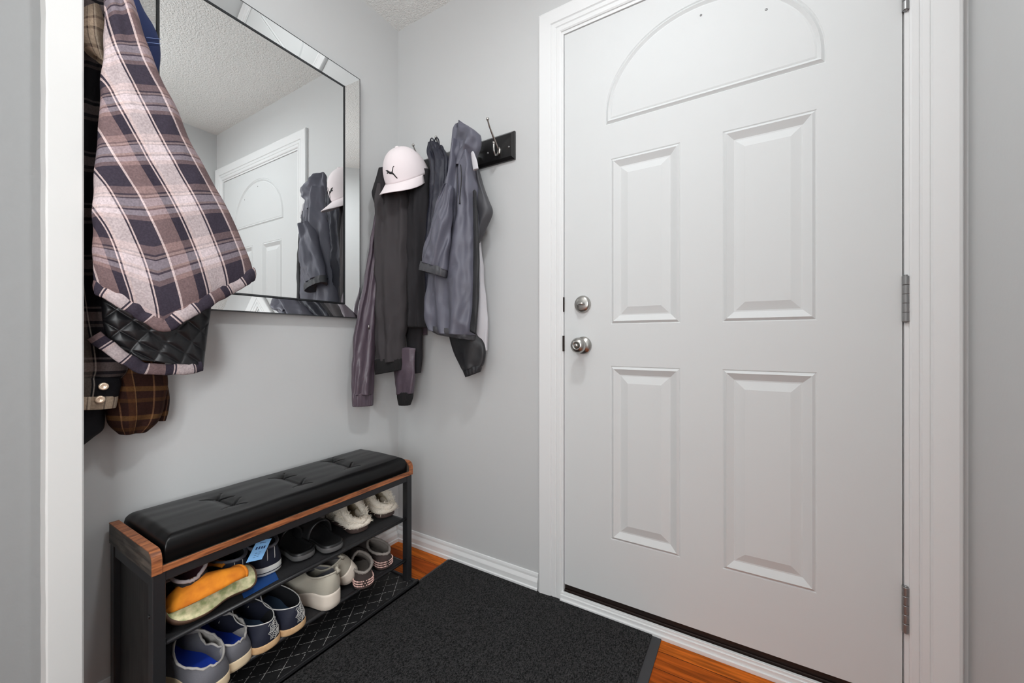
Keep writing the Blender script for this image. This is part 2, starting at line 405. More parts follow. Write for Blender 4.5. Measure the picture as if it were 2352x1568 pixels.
# jamb
jm = MB().box(0.852, DX0-0.0025, -0.004, 0.1, 0.0, ZT).box(DX1+0.003, 1.784, -0.004, 0.1, 0.0, ZT).box(DX0-0.0025, DX1+0.003, -0.004, 0.1, 2.0775, ZT)
jm.box(DX0-0.0025, DX0+0.012, 0.047, 0.1, 0.06, 2.078).box(DX1-0.012, DX1+0.003, 0.047, 0.1, 0.06, 2.078)
struct(jm.build('trim_5', 'white', smooth=False), 'white door jamb just inside the casing', 'door jamb')
# sill
sb = MB().box(0.853, 1.784, -0.014, 0.1, 0.0, 0.026).box(0.853, 1.784, -0.020, -0.013, 0.0, 0.013).box(0.853, 1.784, -0.010, 0.0, 0.025, 0.034)
struct(sb.build('trim_6', 'white', smooth=False, bevel=0.0015), 'white painted sill board below the door', 'door sill')
sd = MB().box(DX0-0.002, DX1+0.002, 0.003, 0.09, 0.026, 0.040).box(DX0-0.002, DX1+0.002, 0.008, 0.02, 0.040, 0.052)
struct(sd.build('trim_7', 'bronze', smooth=False, bevel=0.001), 'dark bronze threshold strip under the door edge', 'threshold')

# ------------------------------------------------------------------ the door
DZ0, DZ1 = 0.061, 2.075
def rect_loop(x0, x1, z0, z1, i): return [(x0+i, z0+i), (x1-i, z0+i), (x1-i, z1-i), (x0+i, z1-i)]
def fan_loop(i, n=40):
    cx, a, b, zb = 1.3195, 0.3035, 0.270, 1.7005
    s = 0.034
    p = [(cx - a + i, zb + i), (cx + a - i, zb + i)]
    p += [(cx + (a-i)*math.cos(t*PI/n), zb + s + (b-i)*math.sin(t*PI/n)) for t in range(0, n+1)]
    return p
door = MB()
panels = [(1.036, 1.259, 1.0105, 1.580), (1.377, 1.603, 1.0095, 1.581), (1.036, 1.259, 0.2695, 0.867), (1.377, 1.603, 0.2695, 0.868)]
pprof = [(0, 0), (0.003, 0.0022), (0.0105, -0.0035), (0.030, 0.0075), (0.034, 0.0075), (0.058, 0.0)]
fprof = [(0, 0), (0.003, 0.003), (0.011, -0.0035), (0.019, 0.002), (0.021, 0.001), (0.024, 0.0)]
outer = [(DX0, DZ0), (DX1, DZ0), (DX1, DZ1), (DX0, DZ1)]
holes = [rect_loop(*p, 0) for p in panels] + [fan_loop(0)]
loops = [outer] + [list(reversed(h)) for h in holes]
flat = [q for l in loops for q in l]
tri = tessellate_polygon([[Vector((x, z, 0)) for x, z in l] for l in loops])
door.add([(x, 0, z) for x, z in flat], [tuple(t) for t in tri])
for p in panels:
    door.grid([[(x, d, z) for x, z in rect_loop(*p, i)] for i, d in pprof], True, False, True)
door.grid([[(x, d, z) for x, z in fan_loop(i)] for i, d in fprof], True, False, True)
door.grid([[(x, y, z) for x, z in outer] for y in (0, 0.044)], True, False, True)
dr = door.build('door_1', 'door', smooth=False)
struct(dr, 'white six panel entry door with arched fan panel and satin nickel knob', 'door')
# hardware
def D(name, mb, mat, parent, **k): return mb.build(name, mat, parent, **k)
kx, kz = 0.937, 0.937
kp = D('door_knob', MB().lathe([(0.0, -0.0), (0.030, -0.0), (0.0315, 0.003), (0.029, 0.008), (0.018, 0.012), (0.012, 0.016), (0.011, 0.028), (0.017, 0.033), (0.0255, 0.042), (0.0275, 0.052), (0.024, 0.062), (0.015, 0.068), (0.0115, 0.0685), (0.0105, 0.066), (0, 0.066)], (kx, 0, kz), (0, -1, 0), 32), 'nickel', dr)
tag(kp, 'round satin nickel knob')
D('turn_button', MB().lathe([(0, 0.064), (0.007, 0.064), (0.007, 0.071), (0.0055, 0.073), (0, 0.073)], (kx, 0, kz), (0, -1, 0), 16), 'nickel', kp)
bz, bx = 1.084, 0.935
db = D('deadbolt', MB().lathe([(0, 0), (0.030, 0), (0.031, 0.004), (0.027, 0.012), (0.021, 0.015), (0, 0.016)], (bx, 0, bz), (0, -1, 0), 32), 'nickel', dr)
tag(db, 'satin nickel deadbolt rose')
D('thumb_turn', MB().tube([(bx-0.013, -0.024, bz), (bx-0.004, -0.026, bz), (bx+0.006, -0.026, bz), (bx+0.015, -0.024, bz)], [0.003, 0.006, 0.006, 0.003], 10).tube([(bx, -0.014, bz), (bx, -0.026, bz)], 0.005, 10), 'nickel', db)
for z0, z1 in ((1.001, 1.114), (0.235, 0.348), (1.768, 1.881)):
    h = MB(); s = (z1 - z0) / 5
    for k in range(5):
        h.lathe([(0, 0), (0.0058, 0.0), (0.0066, 0.001), (0.0066, s-0.0016), (0.0058, s-0.0006), (0, s-0.0006)], (DX1+0.0045, -0.0065, z0 + k*s), (0, 0, 1), 20)
    h.box(DX1-0.001, DX1+0.010, -0.0050, 0.001, z0, z1)
    hh = D('hinge', h, 'hinge', dr, smooth=False)
    D('hinge_pin', MB().sphere((DX1+0.0045, -0.0065, z1+0.0005), 0.0045, 10, 6, (1, 1, .6)).sphere((DX1+0.0045, -0.0065, z0-0.0005), 0.0045, 10, 6, (1, 1, .6)), 'hinge', hh)
D('latch_plate', MB().box(DX0-0.006, DX0+0.0005, -0.006, 0.02, 0.915, 0.972), 'bronze', dr, smooth=False)
D('latch_plate', MB().box(DX0-0.004, DX0+0.0005, -0.0055, 0.02, 1.06, 1.113), 'bronze', dr, smooth=False)
D('door_sweep', MB().box(DX0+0.001, DX1-0.001, 0.004, 0.040, 0.0525, 0.061), 'bronze', dr, smooth=False)
for px, py in ((1610, 35), (1760, 22)):
    q = on_y(px, py, 0)
    D('screw_plug', MB().lathe([(0, 0), (0.0035, 0), (0.003, 0.001), (0, 0.0015)], (q.x, 0, q.z), (0, -1, 0), 12), 'hinge', dr)

# ------------------------------------------------------------------ floor mat
t = thing('door_mat', 'large black ribbed pile door mat with grey rubber edge on wood floor', 'mat', (0.76, -1.2, 0))
mx0, mx1, my0, my1 = 0.322, 1.206, -2.2, -0.008
rot = 0.012
def L_(o, mb, *a, **k):
    """build in world coordinates, then hang below parent o"""
    ob = mb.build(*a, **k); ob.parent = o
    ob.matrix_parent_inverse = Matrix.LocRotScale(o.location, o.rotation_euler, None).inverted()
    return ob
L_(t, MB().box(mx0+0.012, mx1-0.028, my0, my1-0.004, 0.0005, 0.0075), 'pile', 'mat', smooth=False)
L_(t, MB().box(mx0, mx1, my0-0.02, my1, 0.0003, 0.0042), 'rubber_border', 'rubber', smooth=False, bevel=0.001)

# ------------------------------------------------------------------ wall mirror
t = thing('wall_mirror', 'large rectangular silver mirror hanging on the grey wall above the bench', 'mirror', (0, -0.6, 1.05))
xo, xi = 0.036, 0.012
yr_o, yl_o = on_x(826, 300, xo).y, on_x(313, 300, xo).y
yr_i, yl_i = on_x(791, 300, xi).y, on_x(362, 300, xi).y
zb_o, zb_i = on_x(820, 729, xo).z, on_x(790, 697, xi).z
zt_o, zt_i = on_x(826, 183, xo).z, on_x(793, 200, xi).z
O = [(xo, yl_o, zb_o), (xo, yr_o, zb_o), (xo, yr_o, zt_o), (xo, yl_o, zt_o)]
I = [(xi, yl_i, zb_i), (xi, yr_i, zb_i), (xi, yr_i, zt_i), (xi, yl_i, zt_i)]
L_(t, MB().add(I, [(0, 1, 2, 3)]), 'mirror_pane', 'mirror', smooth=False)
ccy, ccz = (yl_o + yr_o)/2, (zb_o + zt_o)/2
def g_(p, e, x=None):   # grow in plane
    return (p[0] if x is None else x, p[1] + (e if p[1] > ccy else -e), p[2] + (e if p[2] > ccz else -e))
for k in range(4):
    a, b = k, (k+1) % 4
    L_(t, MB().add([O[a], O[b], I[b], I[a]], [(0, 1, 2, 3)]), 'bevel_strip', 'mirror', smooth=False)
    # dark ground edges, outside and inside
    e = MB()
    e.add([O[a], O[b], g_(O[b], .003), g_(O[a], .003)], [(0, 1, 2, 3)])
    e.add([g_(O[a], .003), g_(O[b], .003), g_(O[b], .003, 0.0), g_(O[a], .003, 0.0)], [(0, 1, 2, 3)])
    d1, d2 = g_(I[a], -.004, xi+.002), g_(I[b], -.004, xi+.002)
    u1, u2 = g_(I[a], .0015, xi+.0035), g_(I[b], .0015, xi+.0035)
    e.add([u1, u2, d2, d1], [(0, 1, 2, 3)])
    L_(t, e, 'edge_strip', 'mirror_edge', smooth=False)
L_(t, MB().box(0.001, 0.010, yl_o, yr_o, zb_o, zt_o), 'backing', 'black_paint', smooth=False)

# ------------------------------------------------------------------ shoe bench
bench = thing('shoe_bench', 'black shoe bench with tufted cushion, walnut edging and two open shelves', 'bench', (0.16, -0.61, 0))
BX0, BX1, BY0, BY1 = 0.02, 0.306, -1.003, -0.214
ZS1, ZS2 = 0.262, 0.100      # tops of the two shelves
B = lambda mb, name, mat, **k: L_(bench, mb, name, mat, **k)
for x0 in (BX0, BX1-0.026):
    for y0 in (BY0, BY1-0.024):
        B(MB().box(x0, x0+0.026, y0, y0+0.024, 0.0, 0.428), 'leg', 'black_metal', smooth=False, bevel=0.002)
# left end frame with inset panel
for z0, z1 in ((0.396, 0.428), (0.02, 0.05)):
    B(MB().box(BX0+0.026, BX1-0.026, BY0+0.002, BY0+0.022, z0, z1), 'end_rail', 'black_metal', smooth=False, bevel=0.002)
B(MB().box(BX0+0.026, BX1-0.026, BY0+0.012, BY0+0.018, 0.05, 0.396), 'side_panel', 'black_panel', smooth=False)
for zz in (0.33, 0.16):
    B(MB().lathe([(0, 0), (0.005, 0), (0.004, 0.002), (0, 0.002)], (BX1-0.02, BY0, zz), (0, -1, 0), 10), 'screw', 'black_paint')
B(MB().box(BX0+0.026, BX1-0.026, BY1-0.022, BY1-0.002, 0.404, 0.428), 'end_rail', 'black_metal', smooth=False, bevel=0.002)
# top rails
B(MB().box(BX1-0.020, BX1-0.002, BY0+0.024, BY1-0.024, 0.405, 0.428), 'front_rail', 'black_metal', smooth=False, bevel=0.0015)
B(MB().box(BX0+0.002, BX0+0.020, BY0+0.024, BY1-0.024, 0.405, 0.428), 'back_rail', 'black_metal', smooth=False, bevel=0.0015)
B(MB().box(BX0, BX1-0.002, BY0+0.016, BY1-0.016, 0.428, 0.441), 'seat_board', 'dark_wood', smooth=False)
B(MB().box(BX1-0.002, BX1+0.002, BY0+0.016, BY1-0.016, 0.4275, 0.4425), 'front_edging', 'walnut', smooth=False, bevel=0.001)
# end boards with rounded front top corner
for (ya, yb) in ((BY0-0.002, BY0+0.016), (BY1-0.016, BY1+0.002)):
    r = 0.024; z0, z1 = 0.4275, 0.479
    ol = [(BX0, z0), (BX1+0.002, z0)] + [(BX1+0.002-r + r*math.cos(q*PI/16), z1-r + r*math.sin(q*PI/16)) for q in range(9)] + [(BX0, z1)]
    eb = B(MB().grid([[(x, y, z) for x, z in ol] for y in (ya, yb)], True, True, True), 'end_board', 'dark_wood', smooth=False, weld=False)
    # walnut edge band over the rounded edge
    band = ol[1:]
    rr = [[(x + (0.0015 if i < len(band)-1 else 0), y, z + (0.0012 if i > 3 else 0)) for i, (x, z) in enumerate(band)] for y in (ya-0.0004, yb+0.0004)]
    inner = [[(x-0.001, y, z-0.001) for (x, z) in band] for y in (yb+0.0004, ya-0.0004)]
    mbx = MB(); mbx.grid([rr[0], rr[1], inner[0], inner[1], rr[0]], False)
    bo = mbx.build('edge_band', 'walnut', smooth=False); bo.parent = eb; 
    bo.matrix_parent_inverse = Matrix.Identity(4)
# cushion
cx0, cx1, cy0, cy1, cz0, cz1 = 0.028, 0.298, BY0+0.024, BY1-0.020, 0.4415, 0.502
tufts = []
for p in ((500, 1148), (535, 1160), (650, 1098), (690, 1112), (765, 1060), (803, 1073)):
    q = on_z(*p, 0.494); tufts.append((q.x, q.y))
pairs = [(tufts[0], tufts[1]), (tufts[2], tufts[3]), (tufts[4], tufts[5])]
def seg_d(p, a, b):
    ab = (b[0]-a[0], b[1]-a[1]); ap = (p[0]-a[0], p[1]-a[1]); l2 = ab[0]**2 + ab[1]**2
    k = max(0, min(1, (ap[0]*ab[0]+ap[1]*ab[1])/l2)); return math.hypot(ap[0]-ab[0]*k, ap[1]-ab[1]*k)
def cush_z(x, y):
    z = cz1 - 0.004*((2*(x-cx0)/(cx1-cx0)-1)**2)
    for a, b in pairs:
        z -= 0.006*math.exp(-(seg_d((x, y), a, b)/0.018)**2) + 0.002*math.exp(-(seg_d((x, y), a, b)/0.05)**2)
        z -= 0.0065*math.exp(-(seg_d((x, y), a, b)/0.0028)**2)
        for (q, s) in ((a, -1), (b, 1)):
            for ang in (0.5, -0.9, 2.4):
                e = (q[0] + s*0.035*math.cos(ang), q[1] + 0.045*math.sin(ang))
                dd = seg_d((x, y), q, e); z -= 0.0065*math.exp(-(dd/0.0028)**2)*math.exp(-math.hypot(x-q[0], y-q[1])/0.03)
    return z + 0.0012*noise.noise(Vector((x*26, y*7, 1.0)))
nxc, nyc = 130, 400
def rnd(t):   # edge parameter with more samples at the borders
    return 0.5 - 0.5*math.cos(PI*t) if False else t
rr_ = 0.022
rows = []
for j in range(nyc+1):
    y = cy0 + (cy1-cy0)*j/nyc; row = []
    for i in range(nxc+1):
        x = cx0 + (cx1-cx0)*i/nxc
        ex = min(x-cx0, cx1-x, y-cy0, cy1-y)
        ex = min(ex, rr_); dz = rr_ - math.sqrt(max(rr_**2 - (rr_-ex)**2, 0))
        row.append((x, y, cush_z(x, y) - dz*1.15))
    rows.append(row)
mbc = MB(); mbc.grid(rows, False)
rim = [rows[0][i] for i in range(nxc+1)] + [rows[j][nxc] for j in range(1, nyc+1)] + [rows[nyc][i] for i in range(nxc-1, -1, -1)] + [rows[j][0] for j in range(nyc-1, 0, -1)]
mbc.grid([rim, [(x, y, cz0) for x, y, z in rim]], True, False, True)
cu = B(mbc, 'cushion', 'leather')
for q in tufts:
    o = MB().sphere((q[0], q[1], cush_z(*q)+0.001), 0.006, 12, 8, (1, 1, 0.45)).build('tuft_button', 'leather'); o.parent = cu; o.matrix_parent_inverse = Matrix.Identity(4)
# shelves
for zs in (ZS1, ZS2):
    sh = B(MB().box(BX0+0.008, BX1-0.010, BY0+0.026, BY1-0.026, zs-0.007, zs-0.003), 'shelf', 'shelf', smooth=False)
    for x in (BX1-0.010, BX0+0.010):
        o = MB().tube([(x, BY0+0.022, zs-0.003), (x, BY1-0.022, zs-0.003)], 0.0062, 14).build('shelf_rod', 'black_metal'); o.parent = sh; o.matrix_parent_inverse = Matrix.Identity(4)
    for y in (BY1-0.030, BY0+0.030):
        o = MB().tube([(BX0+0.010, y, zs-0.006), (BX1-0.010, y, zs-0.006)], 0.004, 10).build('side_rod', 'black_metal'); o.parent = sh; o.matrix_parent_inverse = Matrix.Identity(4)

# stitched boot tray under the bench
t = thing('boot_tray', 'black tray with pale diamond stitching on the floor under the bench', 'tray', (0.18, -0.6, 0))
tx0, tx1, ty0, ty1 = 0.05, 0.342, -0.972, -0.2115
L_(t, MB().box(tx0, tx1, ty0, ty1, 0.0085, 0.0145), 'base', 'tray', smooth=False)
L_(t, MB().box(tx1-0.010, tx1, ty0, ty1, 0.0085, 0.024).box(tx0, tx1, ty1-0.012, ty1, 0.0085, 0.020), 'rim', 'black_metal', smooth=False, bevel=0.002)

# ------------------------------------------------------------------ shoes
def shape(s, heel=0.72, waist=0.66, toe_r=0.26, toe_p=2.2):
    ctrl = [heel, heel, heel*0.985, (heel+waist)/2, waist+0.06, 0.86, 0.98, 1.0, 0.97, 0.92, 0.86]
    bse = cr(ctrl, s)
    e = 1.0
    if s < 0.13: e *= (1-(1-s/0.13)**2.3)**(1/2.3)
    if s > 1-toe_r: e *= max(0, (1-(1-(1-s)/toe_r)**toe_p))**(1/toe_p)
    return bse*e

NS = 26
def s_par(k): return 0.5*(1-math.cos(PI*k/NS))
def outline(L, W, scale=1.0, x_in=0.0, curve=0.0, **kw):
    """ring from heel round +y side to the toe and back"""
    pts = []
    for k in range(2*NS):
        side = 1 if k <= NS else -1
        kk = k if k <= NS else 2*NS-k
        s = s_par(kk); x = x_in + (L-2*x_in)*s; y = side*0.5*W*scale*shape(s, **kw)
        pts.append((x, y + curve*W*(s-0.3)**2, s))
    return pts

class Shoe:
    """heel at local origin, toe along +X"""
    def __init__(self, name, label, cat, loc, ang, pitch=0.0, roll=0.0, group=None):
        self.o = thing(name, label, cat, loc, (0, 0, 0), group)
        self.o.rotation_euler = (Matrix.Rotation(math.radians(ang), 3, 'Z') @ Matrix.Rotation(math.radians(-pitch), 3, 'Y') @ Matrix.Rotation(math.radians(roll), 3, 'X')).to_euler()
    def part(self, mb, name, mat, parent=None, **k):
        return mb.build(name, mat, parent or self.o, **k)

def shoe_geo(sh, L, W, ts_h, ts_t, collar, mats, jag=0.0, sole_flare=1.03, toe_h=0.05, wall=0.004, mid=None, names=('sole', 'upper', 'lining', 'insole'), curve=0.05, insole_raise=0.003, seed=0):
    """collar: dict(x0,x1 fraction; w fraction; hh,hd,hf heights)"""
    out = outline(L, W, curve=curve)
    zt = lambda s: ts_h + (ts_t - ts_h)*min(1, max(0, (s-0.25)/0.45))
    n = len(out)
    # sole
    prof = [(sole_flare*0.94, 0.0), (sole_flare, 0.003), (sole_flare*1.005, 0.35), (sole_flare, 0.85), (sole_flare*0.985, 1.0)]
    cx_, rings = L*0.5, []
    for sc, h in prof:
        ring = []
        for x, y, s in out:
            z = h if h < 0.01 else zt(s)*h
            # toe spring
            ring.append((cx_ + (x-cx_)*(1+(sc-1)*0.6), y*sc, z + 0.010*max(0, s-0.72)**2*12))
        rings.append(ring)
    sh.part(MB().grid(rings, True, True, True), names[0], mats['sole'])
    if mid:   # foxing stripe
        rg = []
        for sc, h in ((sole_flare*1.012, mid[0]), (sole_flare*1.02, (mid[0]+mid[1])/2), (sole_flare*1.012, mid[1])):
            rg.append([(cx_ + (x-cx_)*(1+(sc-1)*0.7), y*sc, zt(s)*h + 0.010*max(0, s-0.72)**2*12) for x, y, s in out])
        sh.part(MB().grid(rg, True), 'sole_stripe', mid[2])
    # upper
    c = collar; crv = []
    for k, (x, y, s) in enumerate(out):
        side = 1 if k <= NS else -1
        xx = L*(c['x0'] + (c['x1']-c['x0'])*s)
        q = math.sin(PI*s)**0.62 if 0 < s < 1 else 0
        yy = side*0.5*W*c['w']*q + curve*W*(xx/L-0.3)**2
        zz = (1-s)**2*c['hh'] + 2*s*(1-s)*c['hd'] + s*s*c['hf']
        zz += jag*(noise.noise(Vector((k*0.55, seed*3.7, 1.3))) + 0.5*noise.noise(Vector((k*1.7, seed, 7))))
        crv.append(Vector((xx, yy, zz)))
    rings = []; K = 12
    for i in range(K+1):
        tt = i/K; ring = []
        for k, (x, y, s) in enumerate(out):
            o_ = Vector((x, y, zt(s) - 0.004 + 0.010*max(0, s-0.72)**2*12)); e_ = crv[k]
            w = max(0, min(1, (s - c['x1']*0.75)/0.35)); w = w*w*(3-2*w)
            rear = Vector((o_.x*1.0 - 0.006*(1-s), o_.y*1.05, o_.z*0.5 + e_.z*0.5))
            toe = Vector((o_.x*0.97 + e_.x*0.03, o_.y*0.95 + e_.y*0.05, toe_h*1.5 + 0.0*e_.z))
            ct = rear.lerp(toe, w)
            p = o_*(1-tt)**2 + ct*2*tt*(1-tt) + e_*tt*tt
            p += Vector((0, 0, 1))*0.0018*noise.noise(Vector((p.x*40, p.y*40, p.z*40 + seed*11)))*(1 if 0.1 < tt < 0.95 else 0)
            ring.append(p)
        rings.append(ring)
    up = sh.part(MB().grid(rings, True), names[1], mats['upper'])
    # lining
    ins = outline(L, W, 0.86, x_in=0.010, curve=curve)
    rings = [crv]
    cen = sum(crv, Vector())/n
    for i in range(1, 7):
        tt = i/6; ring = []
        for k in range(n):
            a = crv[k] + (Vector((cen.x, cen.y, crv[k].z)) - crv[k]).normalized()*wall - Vector((0, 0, 0.002))
            x, y, s = ins[k]; b = Vector((x, y, zt(s) + insole_raise))
            p = a.lerp(b, tt); p.z = a.z + (b.z-a.z)*(tt**0.8)
            ring.append(p)
        rings.append(ring)
    sh.part(MB().grid(rings, True), names[2], mats['lining'])
    mb = MB(); ring = [Vector((x, y, zt(s) + insole_raise)) for x, y, s in ins]
    mid_ = [Vector((p.x, p.y*0.55, p.z-0.0015)) for p in ring]
    mb.grid([ring, mid_], True, False, True)
    sh.part(mb, names[3], mats['insole'])
    return crv, rings, up, out, zt

def collar_trim(sh, crv, r, mat, name='collar_trim', lump=0.0, seed=0):
    rr = [r*(1 + lump*noise.noise(Vector((k*1.3, seed, 2.0)))) for k in range(len(crv))]
    return sh.part(MB().tube(crv, rr, 8, True), name, mat)

UP = lambda px, py: on_z(px, py, ZS1)
LO = lambda px, py: on_z(px, py, ZS2)

# --- lower shelf: grey mesh sneakers with blue insoles
for (pp, lab, sd, ang) in (((498, 1592), 'grey sneaker with bright blue insole, nearest the left end of lower shelf', 1, 184),
                       ((552, 1535), 'grey sneaker with bright blue insole and cream sole beside the white-stitched black shoe', 2, 184)):
    s = Shoe('sneaker', lab, 'sneaker', LO(*pp), ang, group='grey sneakers with blue insoles')
    crv, *_ = shoe_geo(s, 0.275, 0.112, 0.028, 0.022, dict(x0=0.0, x1=0.60, w=0.80, hh=0.072, hd=0.062, hf=0.098), dict(sole='cream_sole', upper='grey_mesh', lining='grey_felt', insole='blue_insole'), jag=0.006, seed=sd, insole_raise=0.010)
    collar_trim(s, crv, 0.0028, 'grey_felt', lump=0.5, seed=sd)

# --- black canvas slip-ons with white embroidery and tan soles
def zig(sh, up):
    """concentric zigzag embroidery on the heel, raised thread lying on the upper"""
    me = up.data
    bv = BVHTree.FromPolygons([v.co.copy() for v in me.vertices], [list(p.vertices) for p in me.polygons])
    c0 = Vector((0.050, 0.0, 0.045))
    mb = MB()
    def at(u, z):            # u = angle round the heel (radians, towards the right seen from behind)
        d = Vector((-math.cos(u), -math.sin(u), 0)); o = Vector((c0.x, 0, z))
        h = bv.ray_cast(o + d*0.2, -d)
        return h[0] + d*0.0007 if h[0] is not None else o + d*0.05
    cz, cu = 0.047, 0.22
    for sc in (1.0, 0.74, 0.48, 0.24):
        p = []
        n = 24
        for q in range(n):
            a = 2*PI*q/n; w = 1 + (0.22 if q % 3 == 0 else -0.10)
            p.append(at(cu + 0.30*sc*w*math.cos(a), cz + 0.021*sc*w*math.sin(a)))
        mb.tube(p, 0.0008, 5, True)
    for k in range(5):
        mb.tube([at(cu - 0.34 + 0.17*k, 0.066), at(cu - 0.25 + 0.17*k, 0.071), at(cu - 0.17 + 0.17*k, 0.066)], 0.0008, 5)
    sh.part(mb, 'embroidery', 'thread')
for (pp, lab, ang, sd) in (((622, 1490), 'black canvas shoe with white heel embroidery and loose laces, left of its pair', 184, 3),
                       ((684, 1450), 'black canvas shoe with white heel embroidery, right of its pair beside the pale wedge sneaker', 184, 4)):
    s = Shoe('canvas_shoe', lab, 'shoe', LO(*pp), ang, group='black embroidered canvas shoes')
    crv, rings, up, out, zt = shoe_geo(s, 0.262, 0.108, 0.021, 0.018, dict(x0=0.01, x1=0.62, w=0.76, hh=0.076, hd=0.058, hf=0.098), dict(sole='tan_sole', upper='navy_shoe', lining='black_knit', insole='steel_lining'), seed=sd)
    collar_trim(s, crv, 0.0014, 'thread', name='collar_stitching')
    # tongue
    tg = MB(); tr = []
    for i in range(8):
        f = i/7; x = 0.185 - 0.075*f; z = 0.080 + 0.030*f + 0.004*math.sin(f*PI)
        w = 0.017 + 0.006*f
        tr.append([(x, -w, z-0.006), (x-0.001, -w*0.5, z), (x-0.002, 0, z+0.002), (x-0.001, w*0.5, z), (x, w, z-0.006)])
    s.part(tg.grid(tr, False), 'tongue', 'steel_lining', solid=0.004)
    lc = MB()
    for q in range(3):
        x = 0.150 + 0.022*q; z = 0.096 - 0.010*q
        lc.tube([(x+0.006, -0.030, z-0.018), (x, -0.014, z+0.001), (x-0.002, 0, z+0.004), (x, 0.014, z+0.001), (x+0.006, 0.030, z-0.018)], 0.0022, 6)
    for sg in (-1, 1):
        lc.tube([(0.150, 0.004*sg, 0.102), (0.140, 0.022*sg, 0.118), (0.120, 0.030*sg, 0.112), (0.128, 0.014*sg, 0.102), (0.148, 0, 0.102)], 0.0018, 6)
        lc.tube([(0.148, 0.0, 0.103), (0.165, 0.020*sg, 0.094), (0.178, 0.036*sg, 0.070), (0.17, 0.046*sg, 0.050)], 0.0018, 6)
    s.part(lc, 'lace', 'thread')
    zig(s, up)
    for x1, y1, z1 in ((0.168, 0.046, 0.062), (0.176, 0.040, 0.074), (0.158, 0.050, 0.052)):
        lc = MB(); lc.tube([cr([Vector((0.148, 0.006, 0.106)), Vector((0.154, 0.020, 0.104)), Vector((x1-0.004, y1-0.010, z1+0.022)), Vector((x1, y1, z1))], q/16) for q in range(17)], 0.0023, 6)
        s.part(lc, 'lace', 'thread')

# --- stone grey wedge sneakers
for (pp, lab, ang, dz, pitch, roll, sd) in (((772, 1392), 'stone grey knit sneaker with thick white wedge sole, standing on lower shelf', 192, 0.0, 0, 0, 5),
                                  ((818, 1343), 'stone grey knit sneaker tipped on its side against its mate, white wedge sole showing', 196, 0.034, -8, -34, 6)):
    p = LO(*pp); p.z += dz
    s = Shoe('wedge_sneaker', lab, 'sneaker', p, ang, pitch, roll, group='stone grey wedge sneakers')
    crv, *_ = shoe_geo(s, 0.245, 0.094, 0.050, 0.026, dict(x0=0.0, x1=0.52, w=0.74, hh=0.112, hd=0.088, hf=0.104), dict(sole='stone_sole', upper='stone', lining='grey_mesh', insole='grey_felt'), seed=sd, toe_h=0.045)
    collar_trim(s, crv, 0.0030, 'stone')
    s.part(MB().tube([(-0.002, 0, 0.108), (-0.012, 0, 0.120), (-0.006, 0, 0.128), (0.004, 0, 0.118)], 0.0035, 8, False, 2.2), 'pull_tab', 'stone')

# --- brown knit slippers with beaded trim
for (pp, lab, ang, sd) in (((838, 1352), 'brown knit slipper with pink beaded heel trim beside the wedge sneakers', 152, 7),
                       ((890, 1305), 'brown knit slipper with pink beaded heel trim at the right end of lower shelf', 172, 8)):
    s = Shoe('knit_slipper', lab, 'slipper', LO(*pp), ang, group='brown knit slippers')
    crv, rings, up, out, zt = shoe_geo(s, 0.215, 0.086, 0.010, 0.010, dict(x0=0.0, x1=0.56, w=0.80, hh=0.056, hd=0.056, hf=0.074), dict(sole='slipper_sole', upper='slipper_brown', lining='slipper_lining', insole='slipper_lining'), seed=sd, toe_h=0.045)
    collar_trim(s, crv, 0.0050, 'slipper_lining', name='fleece_collar', lump=0.5, seed=sd)
    mb = MB()
    for row, z in enumerate((0.013, 0.021, 0.029)):
        for k in range(46):
            f = (k + 0.5*(row % 2))/45*2 - 1
            sx = 0.30*abs(f)**1.6
            y = math.copysign(0.5*0.086*shape(min(sx, 1))*1.06, f) if abs(f) > 0.02 else 0
            mb.sphere((0.215*sx - 0.004*(1-abs(f)), y, z), 0.0021 if k % 4 else 0.0028, 6, 4)
    s.part(mb, 'bead_trim', 'bead')

